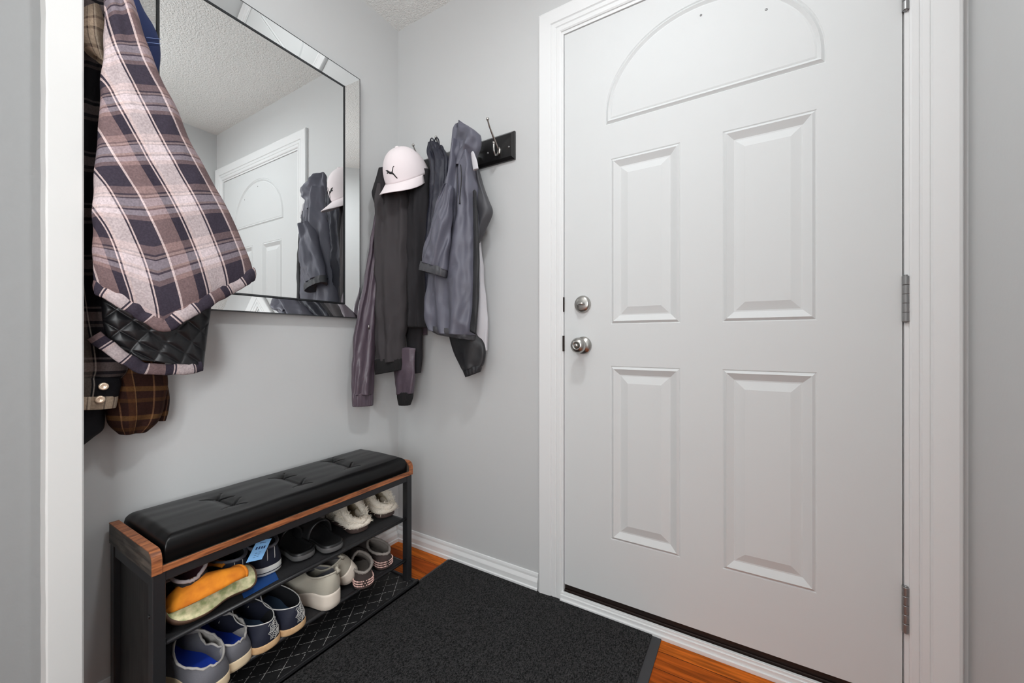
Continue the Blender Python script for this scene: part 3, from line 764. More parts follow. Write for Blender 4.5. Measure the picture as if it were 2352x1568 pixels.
# --- upper shelf: cream fleece slippers
def fluff(mb, pts_norms, length, count, rad):
    for _ in range(count):
        p, nn = random.choice(pts_norms)
        p = Vector(p) + Vector((random.uniform(-1, 1), random.uniform(-1, 1), random.uniform(-1, 1)))*rad
        d = (Vector(nn) + Vector((random.uniform(-.8, .8), random.uniform(-.8, .8), random.uniform(-.5, .6)))).normalized()*length*random.uniform(.5, 1.2)
        sd = d.orthogonal().normalized()*0.0011
        mb.add([p - sd, p + sd, p + d], [(0, 1, 2)])
for (pp, lab, ang, sd) in (((830, 1222), 'cream fleece slipper with brown sole on the upper shelf, left of its pair', 168, 9),
                       ((893, 1187), 'cream fleece slipper with brown sole at the right end of the upper shelf', 170, 10)):
    s = Shoe('fleece_slipper', lab, 'slipper', UP(*pp), ang, group='cream fleece slippers')
    crv, rings, up, out, zt = shoe_geo(s, 0.24, 0.100, 0.018, 0.014, dict(x0=0.0, x1=0.50, w=0.66, hh=0.046, hd=0.050, hf=0.108), dict(sole='slipper_sole', upper='fleece', lining='fleece_tan', insole='fleece_tan'), seed=sd, toe_h=0.072)
    trim = MB(); rr = []
    for k in range(len(crv)):
        rr.append(0.0125*(1 + 0.35*noise.noise(Vector((k*0.9, sd, 3)))))
    trim.tube([p + Vector((-0.002, 0, -0.004)) for p in crv], rr, 10, True)
    # a roll of fleece round the heel
    heel = [Vector((x, y*1.02, 0.030)) for x, y, q in out if q < 0.45]
    heel = [Vector((x, y, 0.030)) for x, y, q in (out[NS//2::-1] + out[:2*NS-NS//2-1:-1])]
    trim.tube(heel, 0.013, 10)
    cl = [(p, (p - Vector((0.06, 0, 0.03))).normalized()) for p in list(crv) + heel]
    fluff(trim, cl, 0.012, 1600, 0.010)
    upv = [(Vector(v.co), Vector(v.normal)) for v in up.data.vertices if v.co.z > 0.025]
    fluff(trim, upv, 0.010, 1800, 0.003)
    s.part(trim, 'fleece_trim', 'fleece', weld=False)

# --- black slides
for (pp, lab, ang, roll, sd, strapmat) in (((706, 1286), 'black foam slide sandal with grey edge beside the tagged navy shoe', 176, 0, 11, 'slide'),
                             ((772, 1268), 'black foam slide sandal with broad strap beside the cream fleece slippers', 174, 0, 12, 'slide')):
    s = Shoe('slide_sandal', lab, 'sandal', UP(*pp), ang, 0, roll, group='black foam slides')
    L, W = 0.25, 0.098
    out = outline(L, W, curve=0.05)
    prof = [(0.95, 0.0), (1.0, 0.004), (1.02, 0.016), (1.0, 0.026), (0.97, 0.0285), (0.90, 0.024), (0.80, 0.0215)]
    s.part(MB().grid([[(L/2+(x-L/2)*(1+(sc-1)*.8), y*sc, h) for x, y, q in out] for sc, h in prof], True, True, True), 'footbed', 'slide')
    s.part(MB().grid([[(L/2+(x-L/2)*(1+(sc-1)*.8), y*sc, h) for x, y, q in out] for sc, h in ((1.013, 0.006), (1.030, 0.013), (1.013, 0.020))], True), 'sole_band', 'slide_grey')
    rg = []
    for i in range(9):
        f = i/8; x = 0.105 + 0.095*f
        w = 0.5*W*shape(x/L)*1.04; h = 0.070 - 0.018*f
        rg.append([(x - 0.012*math.sin(PI*k/16), -w*math.cos(PI*k/16), 0.008 + h*math.sin(PI*k/16)**0.75) for k in range(17)])
    s.part(MB().grid(rg, False), 'strap', strapmat, solid=0.006)

# --- navy sneakers, one with a blue tag
for (pp, lab, ang, sd, tagit) in (((622, 1318), 'navy canvas sneaker with white sole and pale blue tag on the upper shelf', 176, 13, True),
                           ((548, 1352), 'navy canvas sneaker with white sole, half hidden behind the orange clogs', 178, 14, False)):
    s = Shoe('canvas_sneaker', lab, 'sneaker', UP(*pp), ang, group='navy canvas sneakers')
    crv, rings, up, out, zt = shoe_geo(s, 0.262, 0.110, 0.026, 0.020, dict(x0=0.0, x1=0.58, w=0.78, hh=0.082, hd=0.066, hf=0.100), dict(sole='white_rubber', upper='navy_shoe', lining='black_knit', insole='black_knit'), seed=sd, mid=(0.36, 0.46, 'navy_shoe'))
    collar_trim(s, crv, 0.0050, 'grey_binding')
    for sg in (1, -1):
        s.part(MB().tube([(0.006, 0.010*sg, 0.026), (-0.003, 0.010*sg, 0.05), (0.0, 0.010*sg, 0.078)], 0.0010, 6), 'heel_stitching', 'thread')
    if tagit:
        # hang tag lying in the opening, tilted up to the room
        iv = Matrix.LocRotScale(s.o.location, s.o.rotation_euler, None).inverted()
        a = iv @ on_x(565, 1292, 0.292); ux = iv @ on_x(601, 1284, 0.288) - a; uy = iv @ on_x(590, 1242, 0.268) - a
        nn = ux.cross(uy).normalized()
        tb = MB(); c4 = [a, a+ux, a+ux+uy, a+uy]
        tb.add([p - nn*0.0006 for p in c4] + [p + nn*0.0006 for p in c4], [(0,3,2,1), (4,5,6,7), (0,1,5,4), (1,2,6,5), (2,3,7,6), (3,0,4,7)])
        tg = s.part(tb, 'hang_tag', 'tag', smooth=False)
        ib = MB()
        if nn.z < 0: nn = -nn
        def ink(u0, u1, v0, v1):
            q = [a + ux*u + uy*v + nn*0.0009 for u, v in ((u0, v0), (u1, v0), (u1, v1), (u0, v1))]; ib.add(q, [(0, 1, 2, 3)])
        for u in (0.18, 0.36, 0.54, 0.70): ink(u, u+0.11, 0.55, 0.68)
        for v in (0.16, 0.26, 0.36): ink(0.3, 0.45, v, v+0.02); ink(0.52, 0.66, v+0.03, v+0.05)
        ink(0.3, 0.7, 0.84, 0.87)
        o = ib.build('print', 'tag_ink', tg, smooth=False)

# thin sheet added where the shelf looks tinted blue
bc = MB()
q = [on_z(*p, ZS1-0.0015) for p in ((560, 1374), (640, 1330), (625, 1300), (545, 1335))]
c4 = q
bc.add([p for p in c4] + [p + Vector((0, 0, 0.0012)) for p in c4], [(0,3,2,1), (4,5,6,7), (0,1,5,4), (1,2,6,5), (2,3,7,6), (3,0,4,7)])
tag(bc.build('paper_card', 'blue_card', smooth=False), 'blue card lying flat on the upper shelf under the tagged navy shoe', 'card')

# --- orange clogs (one rolled on its side so that the footbed shows) and a black knit shoe on top
def clog(label, loc, ang, pitch, roll, sd):
    s = Shoe('suede_clog', label, 'clog', loc, ang, pitch, roll, group='orange suede clogs')
    L, W = 0.200, 0.092
    out = outline(L, W, curve=0.04)
    prof = [(0.95, 0.0), (1.0, 0.003), (1.01, 0.014), (0.99, 0.020), (0.95, 0.021)]
    s.part(MB().grid([[(L/2+(x-L/2)*(1+(sc-1)*.8), y*sc, h) for x, y, q in out] for sc, h in prof], True, True, True), 'sole', 'brown_sole')
    s.part(MB().grid([[(L/2+(x-L/2)*(1+(sc-1)*.8), y*sc, h) for x, y, q in out] for sc, h in ((0.93, 0.0212), (0.88, 0.0235), (0.6, 0.0225))], True, False, True), 'footbed', 'cream_insole')
    rg = []
    for i in range(12):
        f = i/11; x = 0.062 + (L-0.062-0.004)*f
        w = max(0.5*W*shape(min(x/L, 0.999))*1.03, 0.002); h = 0.060*(1-f**3)+0.004
        rg.append([(x - 0.020*math.sin(PI*k/18)*(1-f), -w*math.cos(PI*k/18), 0.012 + h*math.sin(PI*k/18)**0.7 + 0.003*noise.noise(Vector((k*.6, i*.6, sd)))) for k in range(12)])
    s.part(MB().grid(rg, False), 'vamp', 'orange', solid=0.005)
    s.part(MB().tube(rg[0], 0.004, 8), 'vamp_binding', 'orange')
    return s
p1 = Vector((0.262, -0.770, ZS1+0.038))
clog('orange suede clog rolled on its side, cream footbed facing out, left end of upper shelf', p1, 266, 0, -50, 1)
p2 = on_z(545, 1372, ZS1)
clog('orange suede clog standing behind the black knit shoe with grey collar', Vector((p2.x-0.02, p2.y+0.01, ZS1)), 200, 0, 0, 2)
s = Shoe('knit_shoe', 'black knit shoe with grey ribbed collar and maroon lining lying on the orange clogs', 'shoe', Vector((0.268, -0.905, ZS1+0.066)), 172, 14, -14)
crv, *_ = shoe_geo(s, 0.225, 0.088, 0.014, 0.012, dict(x0=0.0, x1=0.46, w=0.86, hh=0.040, hd=0.036, hf=0.088), dict(sole='brown_sole', upper='dark_knit', lining='maroon', insole='maroon'), seed=21, toe_h=0.055, jag=0.004)
collar_trim(s, crv, 0.0045, 'grey_rib', 'ribbed_collar')

# ------------------------------------------------------------------ coat rack on the door wall
rk = thing('coat_rack', 'black wooden coat rack board with nickel double hooks beside the door', 'coat rack', (0.36, 0, 1.73))
rx0, rx1, rz0, rz1 = 0.100, 0.656, 1.668, 1.778
L_(rk, MB().add([(rx0, -0.001, rz0), (rx1, -0.001, rz0), (rx1, -0.001, rz1), (rx0, -0.001, rz1),
                 (rx0, -0.010, rz0), (rx1, -0.010, rz0), (rx1, -0.010, rz1), (rx0, -0.010, rz1),
                 (rx0+.010, -0.020, rz0+.010), (rx1-.010, -0.020, rz0+.010), (rx1-.010, -0.020, rz1-.010), (rx0+.010, -0.020, rz1-.010)],
                [(0,1,2,3), (0,1,5,4), (1,2,6,5), (2,3,7,6), (3,0,4,7), (4,5,9,8), (5,6,10,9), (6,7,11,10), (7,4,8,11), (8,9,10,11)]), 'board', 'black_paint', smooth=False)
hb = on_y(1146, 345, -0.022)
tip = on_y(1120, 273, -0.105)
lt = on_y(1134, 328, -0.058)
for hx in (hb.x, hb.x-0.13, hb.x-0.26, hb.x-0.39):
    dx = hx - hb.x
    mb = MB()
    mb.sphere((hx, -0.022, hb.z-0.002), 0.012, 14, 8, (0.75, 0.45, 1.25))
    P0, P3 = Vector((hx, -0.026, hb.z)), Vector((tip.x+dx, tip.y, tip.z))
    up = [P0*(1-q)**3 + Vector((hx, -0.050, hb.z+0.030))*3*q*(1-q)**2 + Vector((hx-0.004, -0.085, hb.z+0.060))*3*q*q*(1-q) + P3*q**3 for q in [i/14 for i in range(15)]]
    mb.tube(up, [0.0042 - 0.0012*i/14 for i in range(15)], 10)
    mb.sphere(P3, 0.0062, 12, 8)
    T = Vector((lt.x+dx, lt.y, lt.z))
    lo = [Vector((hx, -0.024, hb.z-0.006)), Vector((hx-0.001, -0.034, hb.z-0.022)), Vector((hx-0.002, -0.048, hb.z-0.026)), Vector(((hx+T.x)/2, -0.058, hb.z-0.012)), T]
    mb.tube([cr(lo, i/14) for i in range(15)], 0.0040, 10)
    mb.sphere(T, 0.0060, 12, 8)
    L_(rk, mb, 'hook', 'nickel')
for sx in (hb.x-0.055, hb.x+0.045, hb.x-0.195, hb.x-0.45):
    L_(rk, MB().lathe([(0, 0), (0.0042, 0), (0.0038, 0.0015), (0, 0.002)], (sx, -0.020, (rz0+rz1)/2-0.008), (0, -1, 0), 12), 'screw', 'hinge')

# ------------------------------------------------------------------ garments: cloth volumes lofted between left and right edges
def cloth(parent, name, mat, rows, out, folds=(), nu=72, nv=10, lump=0.006, lump_f=9.0, hem_in=0.02, sharp=0.85, from_right=False, drop=None, skew=0.5, seed=0.0, quilt=None, uvw=None, cap_top=True):
    """rows: (left point, right point, front bulge, back bulge); out = horizontal unit vector towards the room.
    folds: (count across the front, depth, phase, drift)"""
    out = Vector(out).normalized()
    Ls, Rs = [Vector(r[0]) for r in rows], [Vector(r[1]) for r in rows]
    fb, bb = [float(r[2]) for r in rows], [float(r[3]) for r in rows]
    dp = [float(d) for d in drop] if drop else None
    n = (len(rows)-1)*nv
    rings, uvs = [], []
    vlen = 0; prevmid = None
    for i in range(n+1):
        t = i/n
        l, r, f, b = cr(Ls, t), cr(Rs, t), max(cr(fb, t), 0.002), max(cr(bb, t), 0.002)
        d = cr(dp, t) if dp else 0.0
        mid = (l+r)*0.5; hv = (r-l)*0.5; wid = hv.length*2
        if prevmid is not None: vlen += (mid-prevmid).length
        prevmid = mid
        ring, ru = [], []
        arc = 0; pp = None
        for k in range(nu):
            ph = 2*PI*k/nu
            c, s = math.cos(ph), math.sin(ph)
            cc = math.copysign(abs(c)**sharp, c); ss = math.copysign(abs(s)**sharp, s)
            # k=0 at the left edge, front first
            p = mid - hv*cc + out*(ss*(f if s >= 0 else b))
            u = (1-cc)/2
            ff = 0.0
            for (cnt, dep, pha, dri) in folds:
                ff += dep*math.sin(2*PI*(cnt*u + pha + dri*t) + 1.5*noise.noise(Vector((u*2, t*3, seed + cnt))))
            env = abs(s)**0.5
            p = p + out*(ff*env*(1 if s >= 0 else -0.6))
            q1 = noise.noise(Vector((p.x*lump_f*1.2 + seed + p.z*2.0, p.y*lump_f*1.2, p.z*lump_f*0.32)))
            q2 = noise.noise(Vector((p.x*lump_f*1.7 - p.z*6.0, p.y*lump_f*1.7 + seed, p.z*lump_f*0.75)))
            p = p + out*(lump*env*(0.55*q1 + 0.75*(0.35-abs(q2)))*(1 if s >= 0 else -1))
            p = p + hv.normalized()*(lump*0.5*noise.noise(Vector((seed+5, p.z*14, c*2)))*abs(c))
            if quilt and s >= 0:
                sz, dep = quilt
                a_, b_ = (u*wid + vlen)/sz, (u*wid - vlen)/sz
                q_ = min(abs(math.sin(PI*a_)), abs(math.sin(PI*b_)))
                p = p + out*(dep*(q_**0.5)*env)
            if d and s >= 0:
                w_ = max(0.0, 1-abs(u-skew)/(skew if u < skew else 1-skew))
                p = p + Vector((0, 0, -d*w_))
            ring.append(p)
            if from_right: ru.append(((u-1)*wid*(1 if k <= nu//2 else -1), vlen))
            elif s >= -1e-6 and k <= nu//2: ru.append((u*(uvw or wid), vlen))
            else: ru.append((-u*(uvw or wid)+2*(uvw or wid), vlen))
        ru.append((2*(uvw or wid), vlen) if not from_right else (wid, vlen))
        rings.append(ring); uvs.append(ru)
    mb = MB()
    # hem turned in
    global LAST; LAST = [p.copy() for p in rings[-1][:nu//2+1]]
    last = rings[-1]; cen = sum(last, Vector())/nu
    inn = [p + (Vector((cen.x, cen.y, p.z))-p)*0.12 + Vector((0, 0, 0.004)) for p in last]
    inn2 = [p + (Vector((cen.x, cen.y, p.z))-p)*0.3 + Vector((0, 0, hem_in)) for p in last]
    top = rings[0]; tc = sum(top, Vector())/nu
    tp = [p + (tc-p)*0.6 + Vector((0, 0, 0.006)) for p in top]
    R = [tp] + rings + [inn, inn2]; U = [uvs[0]] + uvs + [uvs[-1], uvs[-1]]
    mb.grid(R, True, cap_top, True, U)
    ob = mb.build(name, mat, parent if parent else None)
    if parent is not None:
        ob.matrix_parent_inverse = Matrix.LocRotScale(parent.location, parent.rotation_euler, None).inverted()
    return ob

def band(parent, name, mat, pts, r, flat, up, seg=12, uvp=None, nseg=50):
    """a flattened cloth band following points, with UVs along its length"""
    P = [Vector(p) for p in pts]; path = [cr(P, i/nseg) for i in range(nseg+1)]
    rings = []; uvs = []; l = 0
    for i, p in enumerate(path):
        a, b = path[max(i-1, 0)], path[min(i+1, nseg)]; t = (b-a).normalized()
        if i: l += (p-path[i-1]).length
        s = t.cross(Vector(up)).normalized(); u = s.cross(t).normalized()
        k = 1 + 0.10*noise.noise(Vector((l*25, 2, 3)))
        p = p + Vector((0.0025*noise.noise(Vector((l*60, 7, 1))), 0, 0.003*noise.noise(Vector((l*40, 1, 9)))))
        rings.append([p + u*math.cos(q*2*PI/seg)*r*k + s*math.sin(q*2*PI/seg)*r*flat for q in range(seg)])
        uvs.append([(l, 0.03*q/seg) for q in range(seg+1)])
    mb = MB(); mb.grid(rings, True, True, True, uvs)
    ob = mb.build(name, mat, parent)
    if parent is not None and parent.parent is None:
        ob.matrix_parent_inverse = Matrix.LocRotScale(parent.location, parent.rotation_euler, None).inverted()
    return ob

def rows_x(x, lst):   # plane parallel to the left wall
    return [(on_x(a, b, xl if isinstance(xl, float) else x), on_x(c, d, x), f, bk) for (a, b, c, d, f, bk, *e) in lst for xl in [x]]
def rows_y(dd, lst):  # plane facing the door wall; dd = metres off it, or (at the left edge, at the right edge)
    dl, d2 = dd if isinstance(dd, tuple) else (dd, dd)
    return [(on_y(a, b, -dl), on_y(c, d, -d2), f, bk) for (a, b, c, d, f, bk) in lst]

OUTL = (0.96, -0.28, 0)      # away from the left wall, a little towards the hall
OUTB = (0.30, -0.95, 0)      # away from the door wall

# --- lavender plaid shirt jacket beside the white end board
XJ = 0.20
j = thing('plaid_jacket', 'lavender and black plaid quilted shirt jacket hanging over the mirror left side', 'jacket', (0.12, -1.0, 0.9))
rows = [(240, -40, 293, -40), (238, 20, 311, 15), (238, 90, 333, 85), (236, 160, 362, 165), (228, 260, 409, 265), (220, 370, 460, 370), (214, 470, 512, 465), (212, 560, 552, 545), (214, 632, 578, 618), (222, 668, 582, 640)]
ff = [0.035, 0.04, 0.045, 0.05, 0.06, 0.065, 0.07, 0.07, 0.065, 0.05]
bk = [0.02, 0.02, 0.025, 0.03, 0.035, 0.04, 0.045, 0.045, 0.03, 0.02]
cloth(j, 'body', 'plaid_main', [(on_x(a, b, XJ), on_x(c, d, XJ), ff[i], bk[i]) for i, (a, b, c, d) in enumerate(rows)], OUTL,
      folds=((1.2, 0.004, 0.2, 0.5), (2.3, 0.004, 0.6, -0.6)), nu=110, nv=12, lump=0.012, lump_f=11, drop=[0, 0, 0, 0, 0, 0.004, 0.016, 0.045, 0.085, 0.110], skew=0.36, from_right=True, seed=2.0, sharp=0.8, hem_in=0.03)
# turned hem roll along the front bottom edge
hp = [LAST[k] + Vector(OUTL)*0.003 + Vector((0, 0, 0.012)) for k in range(0, len(LAST), 3)]
band(j, 'hem', 'plaid_main', hp, 0.0185, 0.36, (0, 0, 1), nseg=120)
# quilted back lining and its plaid facing
XQ = 0.125
rows = [(228, 640, 492, 640), (232, 690, 486, 690), (236, 740, 480, 740), (250, 785, 474, 790), (292, 822, 467, 843)]
cloth(j, 'quilted_lining', 'quilt', [(on_x(a, b, XQ), on_x(c, d, XQ), 0.030, 0.012) for a, b, c, d in rows], OUTL, nu=220, nv=26, lump=0.004, quilt=(0.055, 0.008), sharp=0.8, seed=8)
hp = [on_x(216, 770, XQ+.03), on_x(248, 795, XQ+.035), on_x(290, 825, XQ+.038), on_x(335, 846, XQ+.038), on_x(385, 848, XQ+.036), on_x(430, 848, XQ+.03), on_x(463, 840, XQ+.016)]
band(j, 'lining_facing', 'plaid_main', hp, 0.0145, 0.36, (0, 0, 1))

# --- black plaid flannel shirt behind it, cuff with two pearl snaps
XD = 0.085
d_ = thing('flannel_shirt', 'black plaid flannel shirt with tan snap cuff, half hidden behind the end board', 'shirt', (0.06, -1.05, 0.9))
rows = [(150, -40, 252, -40, .04, .03), (150, 60, 245, 60, .045, .03), (150, 160, 244, 160, .045, .03), (150, 300, 240, 300, .045, .03), (150, 450, 236, 450, .045, .03), (150, 600, 236, 600, .045, .03), (150, 720, 262, 720, .045, .03), (150, 800, 290, 800, .045, .03), (150, 850, 296, 846, .04, .03), (152, 872, 280, 868, .035, .03)]
cloth(d_, 'sleeve', 'plaid_dark', rows_x(XD, rows), OUTL, folds=((2.0, 0.006, 0.1, 0.7),), lump=0.010, seed=4, uvw=0.22)
rows = [(150, 908, 272, 907, .039, .026), (150, 918, 271, 916, .040, .026), (150, 929, 269, 926, .040, .026), (150, 938, 267, 935, .038, .026)]
cloth(d_, 'cuff_edge', 'plaid_tan', rows_x(XD+0.012, rows), OUTL, lump=0.003, seed=55, uvw=0.2, nv=6)
rows = [(150, 866, 276, 868, .036, .026), (150, 880, 279, 880, .038, .026), (150, 896, 276, 895, .038, .026), (150, 911, 272, 909, .036, .026)]
cf = cloth(d_, 'cuff', 'plaid_dark', rows_x(XD+0.012, rows), OUTL, lump=0.004, seed=5, uvw=0.2)
for p in ((238, 887), (230, 917)):
    q = on_x(*p, XD+0.053)
    L_(d_, MB().lathe([(0, 0), (0.0085, 0.0005), (0.009, 0.0025), (0.007, 0.004), (0.004, 0.003), (0, 0.0028)], q, OUTL, 18), 'snap_button', 'snap')
rows = [(186, 30, 232, 15, .02, .01), (180, 60, 240, 55, .028, .012), (182, 90, 243, 100, .03, .012), (196, 118, 246, 132, .024, .012), (214, 130, 247, 154, .014, .01)]
cloth(d_, 'collar', 'plaid_tan', rows_x(XD+0.07, rows), OUTL, lump=0.008, seed=6, uvw=0.14)

# --- brown plaid flannel shirt below
XB = 0.055
b_ = thing('flannel_shirt', 'brown plaid flannel shirt tail hanging lowest below the quilted lining', 'shirt', (0.05, -1.0, 0.7))
rows = [(205, 800, 372, 790, .03, .02), (206, 850, 384, 850, .036, .025), (222, 885, 384, 885, .042, .028), (236, 920, 380, 915, .044, .028), (244, 950, 376, 944, .042, .025), (252, 975, 364, 968, .034, .022), (272, 996, 338, 990, .022, .015)]
cloth(b_, 'shirt_tail', 'plaid_brown', rows_x(XB, rows), OUTL, folds=((1.5, 0.006, 0.3, 0.6),), lump=0.010, seed=9, uvw=0.2)
rows = [(366, 856, 378, 862, .010, .008), (368, 885, 387, 890, .014, .01), (366, 918, 390, 918, .014, .01), (360, 945, 386, 945, .012, .01), (358, 966, 380, 966, .008, .006)]
cloth(b_, 'cuff', 'plaid_brown', rows_x(XB-0.012, rows), OUTL, nu=40, lump=0.006, seed=10, uvw=0.06)

# --- black garment lowest left
k_ = thing('hanging_garment', 'black cotton garment hanging lowest beside the white end board', 'clothing', (0.05, -1.07, 0.7))
rows = [(140, 860, 240, 860, .03, .02), (140, 920, 240, 930, .034, .025), (140, 960, 242, 965, .034, .025), (140, 985, 238, 986, .03, .022), (140, 1008, 216, 1003, .025, .02), (140, 1030, 190, 1022, .015, .012)]
cloth(k_, 'cloth_tail', 'black_knit', rows_x(0.045, rows), OUTL, lump=0.010, seed=12, folds=((1.2, 0.005, .2, .4),))

# --- navy garment peeking out at the top
n_ = thing('hanging_garment', 'navy blue cotton garment with pale stitching peeking out behind the plaid jacket', 'clothing', (0.09, -0.95, 1.6))
XN = 0.105
rows = [(262, -40, 300, -40, .02, .015), (272, 0, 318, 0, .025, .02), (285, 30, 334, 34, .028, .02), (295, 60, 352, 62, .03, .02), (310, 90, 365, 92, .03, .02), (320, 125, 369, 124, .028, .02), (335, 150, 366, 152, .02, .015), (348, 166, 362, 166, .01, .01)]
cloth(n_, 'folded_cloth', 'navy_cloth', rows_x(XN, rows), OUTL, lump=0.006, seed=14)
for y0 in (86, 97):
    pth = [on_x(336 + q*33, y0 + q*4, XN + 0.031*math.sqrt(max(0, 1-((336+q*33-340)/31)**2)) + 0.003) for q in [i/8 for i in range(9)]]
    L_(n_, MB().tube(pth, 0.0008, 5), 'stitching', 'stitch')

# --- slate grey windbreaker on the rack
g = thing('windbreaker', 'slate grey hooded windbreaker hanging on the coat rack beside the bare hook', 'jacket', (0.45, -0.1, 1.3))
rows = [(1040, 330, 1082, 330, .03, .03), (1030, 400, 1092, 395, .045, .035), (1016, 470, 1098, 470, .055, .04), (1004, 545, 1100, 545, .06, .045), (992, 620, 1100, 620, .065, .05), (984, 690, 1098, 690, .065, .05), (982, 735, 1094, 745, .065, .05), (990, 757, 1090, 770, .06, .045)]
cloth(g, 'body', 'grey_nylon', rows_y(0.115, rows), OUTB, folds=((1.5, 0.014, 0.05, 0.15), (3.2, 0.009, 0.4, -0.3)), lump=0.020, lump_f=19, seed=20, nu=90, drop=[0, 0, 0, 0, 0, 0, 0.006, 0.01], skew=0.3)
rows = [(992, 748, 1090, 762, .062, .045), (995, 760, 1090, 772, .064, .045), (1008, 768, 1089, 781, .055, .04)]
cloth(g, 'waistband', 'grey_nylon_dark', rows_y(0.113, rows), OUTB, folds=((6, 0.003, 0, 0),), lump=0.006, seed=21)
rows = [(1047, 284, 1066, 286, .014, .014), (1041, 298, 1100, 306, .03, .03), (1037, 322, 1106, 318, .036, .036), (1036, 345, 1100, 346, .036, .036), (1036, 368, 1088, 368, .034, .034), (1034, 392, 1078, 390, .03, .03)]
hd = cloth(g, 'hood', 'grey_nylon', rows_y(0.115, rows), OUTB, folds=((1.0, 0.018, 0.55, 0.1), (2.5, 0.007, 0.2, 0.5)), lump=0.018, lump_f=22, seed=23)
rows = [(1022, 425, 1041, 430, .02, .02), (1005, 470, 1040, 478, .03, .026), (992, 515, 1036, 525, .034, .03), (978, 565, 1031, 580, .036, .03), (968, 603, 1027, 622, .034, .03)]
sl = cloth(g, 'sleeve', 'grey_nylon', rows_y(0.185, rows), OUTB, folds=((1.3, 0.010, 0.2, 0.6), (3.1, 0.006, 0.1, 1.4)), lump=0.018, lump_f=18, seed=24)
rows = [(968, 600, 1027, 619, .033, .03), (966, 610, 1026, 629, .036, .031), (964, 621, 1024, 638, .034, .03)]
cf = cloth(None, 'cuff', 'grey_nylon_dark', rows_y(0.186, rows), OUTB, folds=((7, 0.002, 0, 0),), lump=0.004, seed=25, nv=6)
cf.parent = sl
cf.matrix_parent_inverse = Matrix.LocRotScale(g.location, None, None).inverted() if False else Matrix.Identity(4)
rows = [(1080, 372, 1096, 376, .014, .014), (1082, 415, 1108, 418, .024, .02), (1084, 455, 1122, 458, .03, .024), (1086, 488, 1131, 488, .03, .024), (1088, 520, 1118, 522, .026, .02), (1092, 556, 1102, 556, .014, .012)]
cloth(g, 'folded_sleeve', 'grey_nylon_dark', rows_y(0.085, rows), OUTB, folds=((1.0, 0.006, 0.3, 0.3),), lump=0.008, seed=26)
rows = [(1086, 520, 1099, 520, .014, .012), (1088, 580, 1106, 580, .02, .015), (1090, 640, 1112, 640, .022, .016), (1090, 700, 1118, 700, .024, .018), (1088, 760, 1121, 752, .024, .018), (1086, 805, 1119, 806, .02, .014)]
cloth(g, 'pale_lining', 'lining_grey', rows_y(0.062, rows), OUTB, folds=((1.0, 0.006, 0.1, 1.0),), lump=0.010, seed=27)
rows = [(1086, 440, 1094, 440, .008, .008), (1088, 520, 1099, 520, .010, .01), (1088, 600, 1101, 600, .011, .01), (1086, 690, 1099, 690, .011, .01), (1080, 760, 1093, 768, .010, .01)]
cloth(g, 'zip_placket', 'zip_black', rows_y(0.158, rows), OUTB, nu=36, folds=(), lump=0.006, lump_f=30, seed=28)
rows = [(1030, 745, 1092, 750, .03, .02), (1036, 785, 1112, 785, .032, .022), (1046, 815, 1115, 812, .03, .022), (1056, 838, 1111, 835, .028, .02), (1062, 850, 1106, 842, .026, .018)]
ls = cloth(g, 'lower_sleeve', 'black_nylon', rows_y(0.075, rows), OUTB, folds=((1.5, 0.006, .1, .6),), lump=0.008, seed=29)
rows = [(1062, 846, 1106, 839, .027, .02), (1066, 856, 1106, 846, .028, .02), (1070, 866, 1104, 853, .026, .018)]
cf = cloth(None, 'cuff', 'zip_black', rows_y(0.076, rows), OUTB, folds=((5, 0.002, 0, 0),), lump=0.003, seed=30, nv=6); cf.parent = ls; cf.matrix_parent_inverse = Matrix.Identity(4)
pth = [on_y(1050 + 4*q, 400 + 340*q, -0.178 + 0.004*q) for q in [i/24 for i in range(25)]]
L_(g, MB().tube(pth, 0.0014, 5), 'front_seam', 'grey_nylon_dark')
pth = [on_y(1058 + 2*math.sin(q*5), 378 + 88*q, -0.178) for q in [i/10 for i in range(11)]]
L_(g, MB().tube(pth, 0.0018, 6).sphere(pth[-1], 0.0035, 8, 6), 'drawcord', 'zip_black')
rows = [(1082, 352, 1089, 350, .004, .004), (1084, 372, 1096, 370, .004, .004), (1087, 392, 1099, 388, .004, .004)]
cloth(g, 'neck_label', 'lining_grey', rows_y(0.150, rows), OUTB, nu=24, nv=5, lump=0.001, seed=31)

# --- navy nylon jacket bunched on the next hook
v = thing('nylon_jacket', 'navy nylon jacket with cord loops bunched between the white cap and grey windbreaker', 'jacket', (0.33, -0.1, 1.4))
rows = [(986, 330, 1008, 330, .018, .018), (983, 350, 1022, 346, .026, .024), (988, 375, 1036, 372, .03, .028), (990, 410, 1036, 408, .032, .03), (986, 460, 1034, 460, .034, .03), (980, 530, 1030, 530, .034, .03), (978, 600, 1030, 600, .034, .03), (978, 660, 1030, 660, .03, .028), (982, 720, 1020, 725, .024, .02)]
cloth(v, 'body', 'navy_nylon', rows_y(0.100, rows), OUTB, folds=((2.0, 0.008, .2, .3), (4.4, 0.004, .1, .8)), lump=0.018, lump_f=26, seed=33)
lb = MB()
for cx_, cy_, w_, h_ in ((992, 330, 5, 16), (1003, 330, 6, 17), (1013, 345, 6, 14)):
    lb.tube([on_y(cx_ + w_*math.cos(q*2*PI/16), cy_ - h_*math.sin(q*2*PI/16) + 3, -0.112 - 0.006*math.cos(q*2*PI/16)) for q in range(16)], 0.0026, 6, True)
L_(v, lb, 'cord_loop', 'navy_nylon')

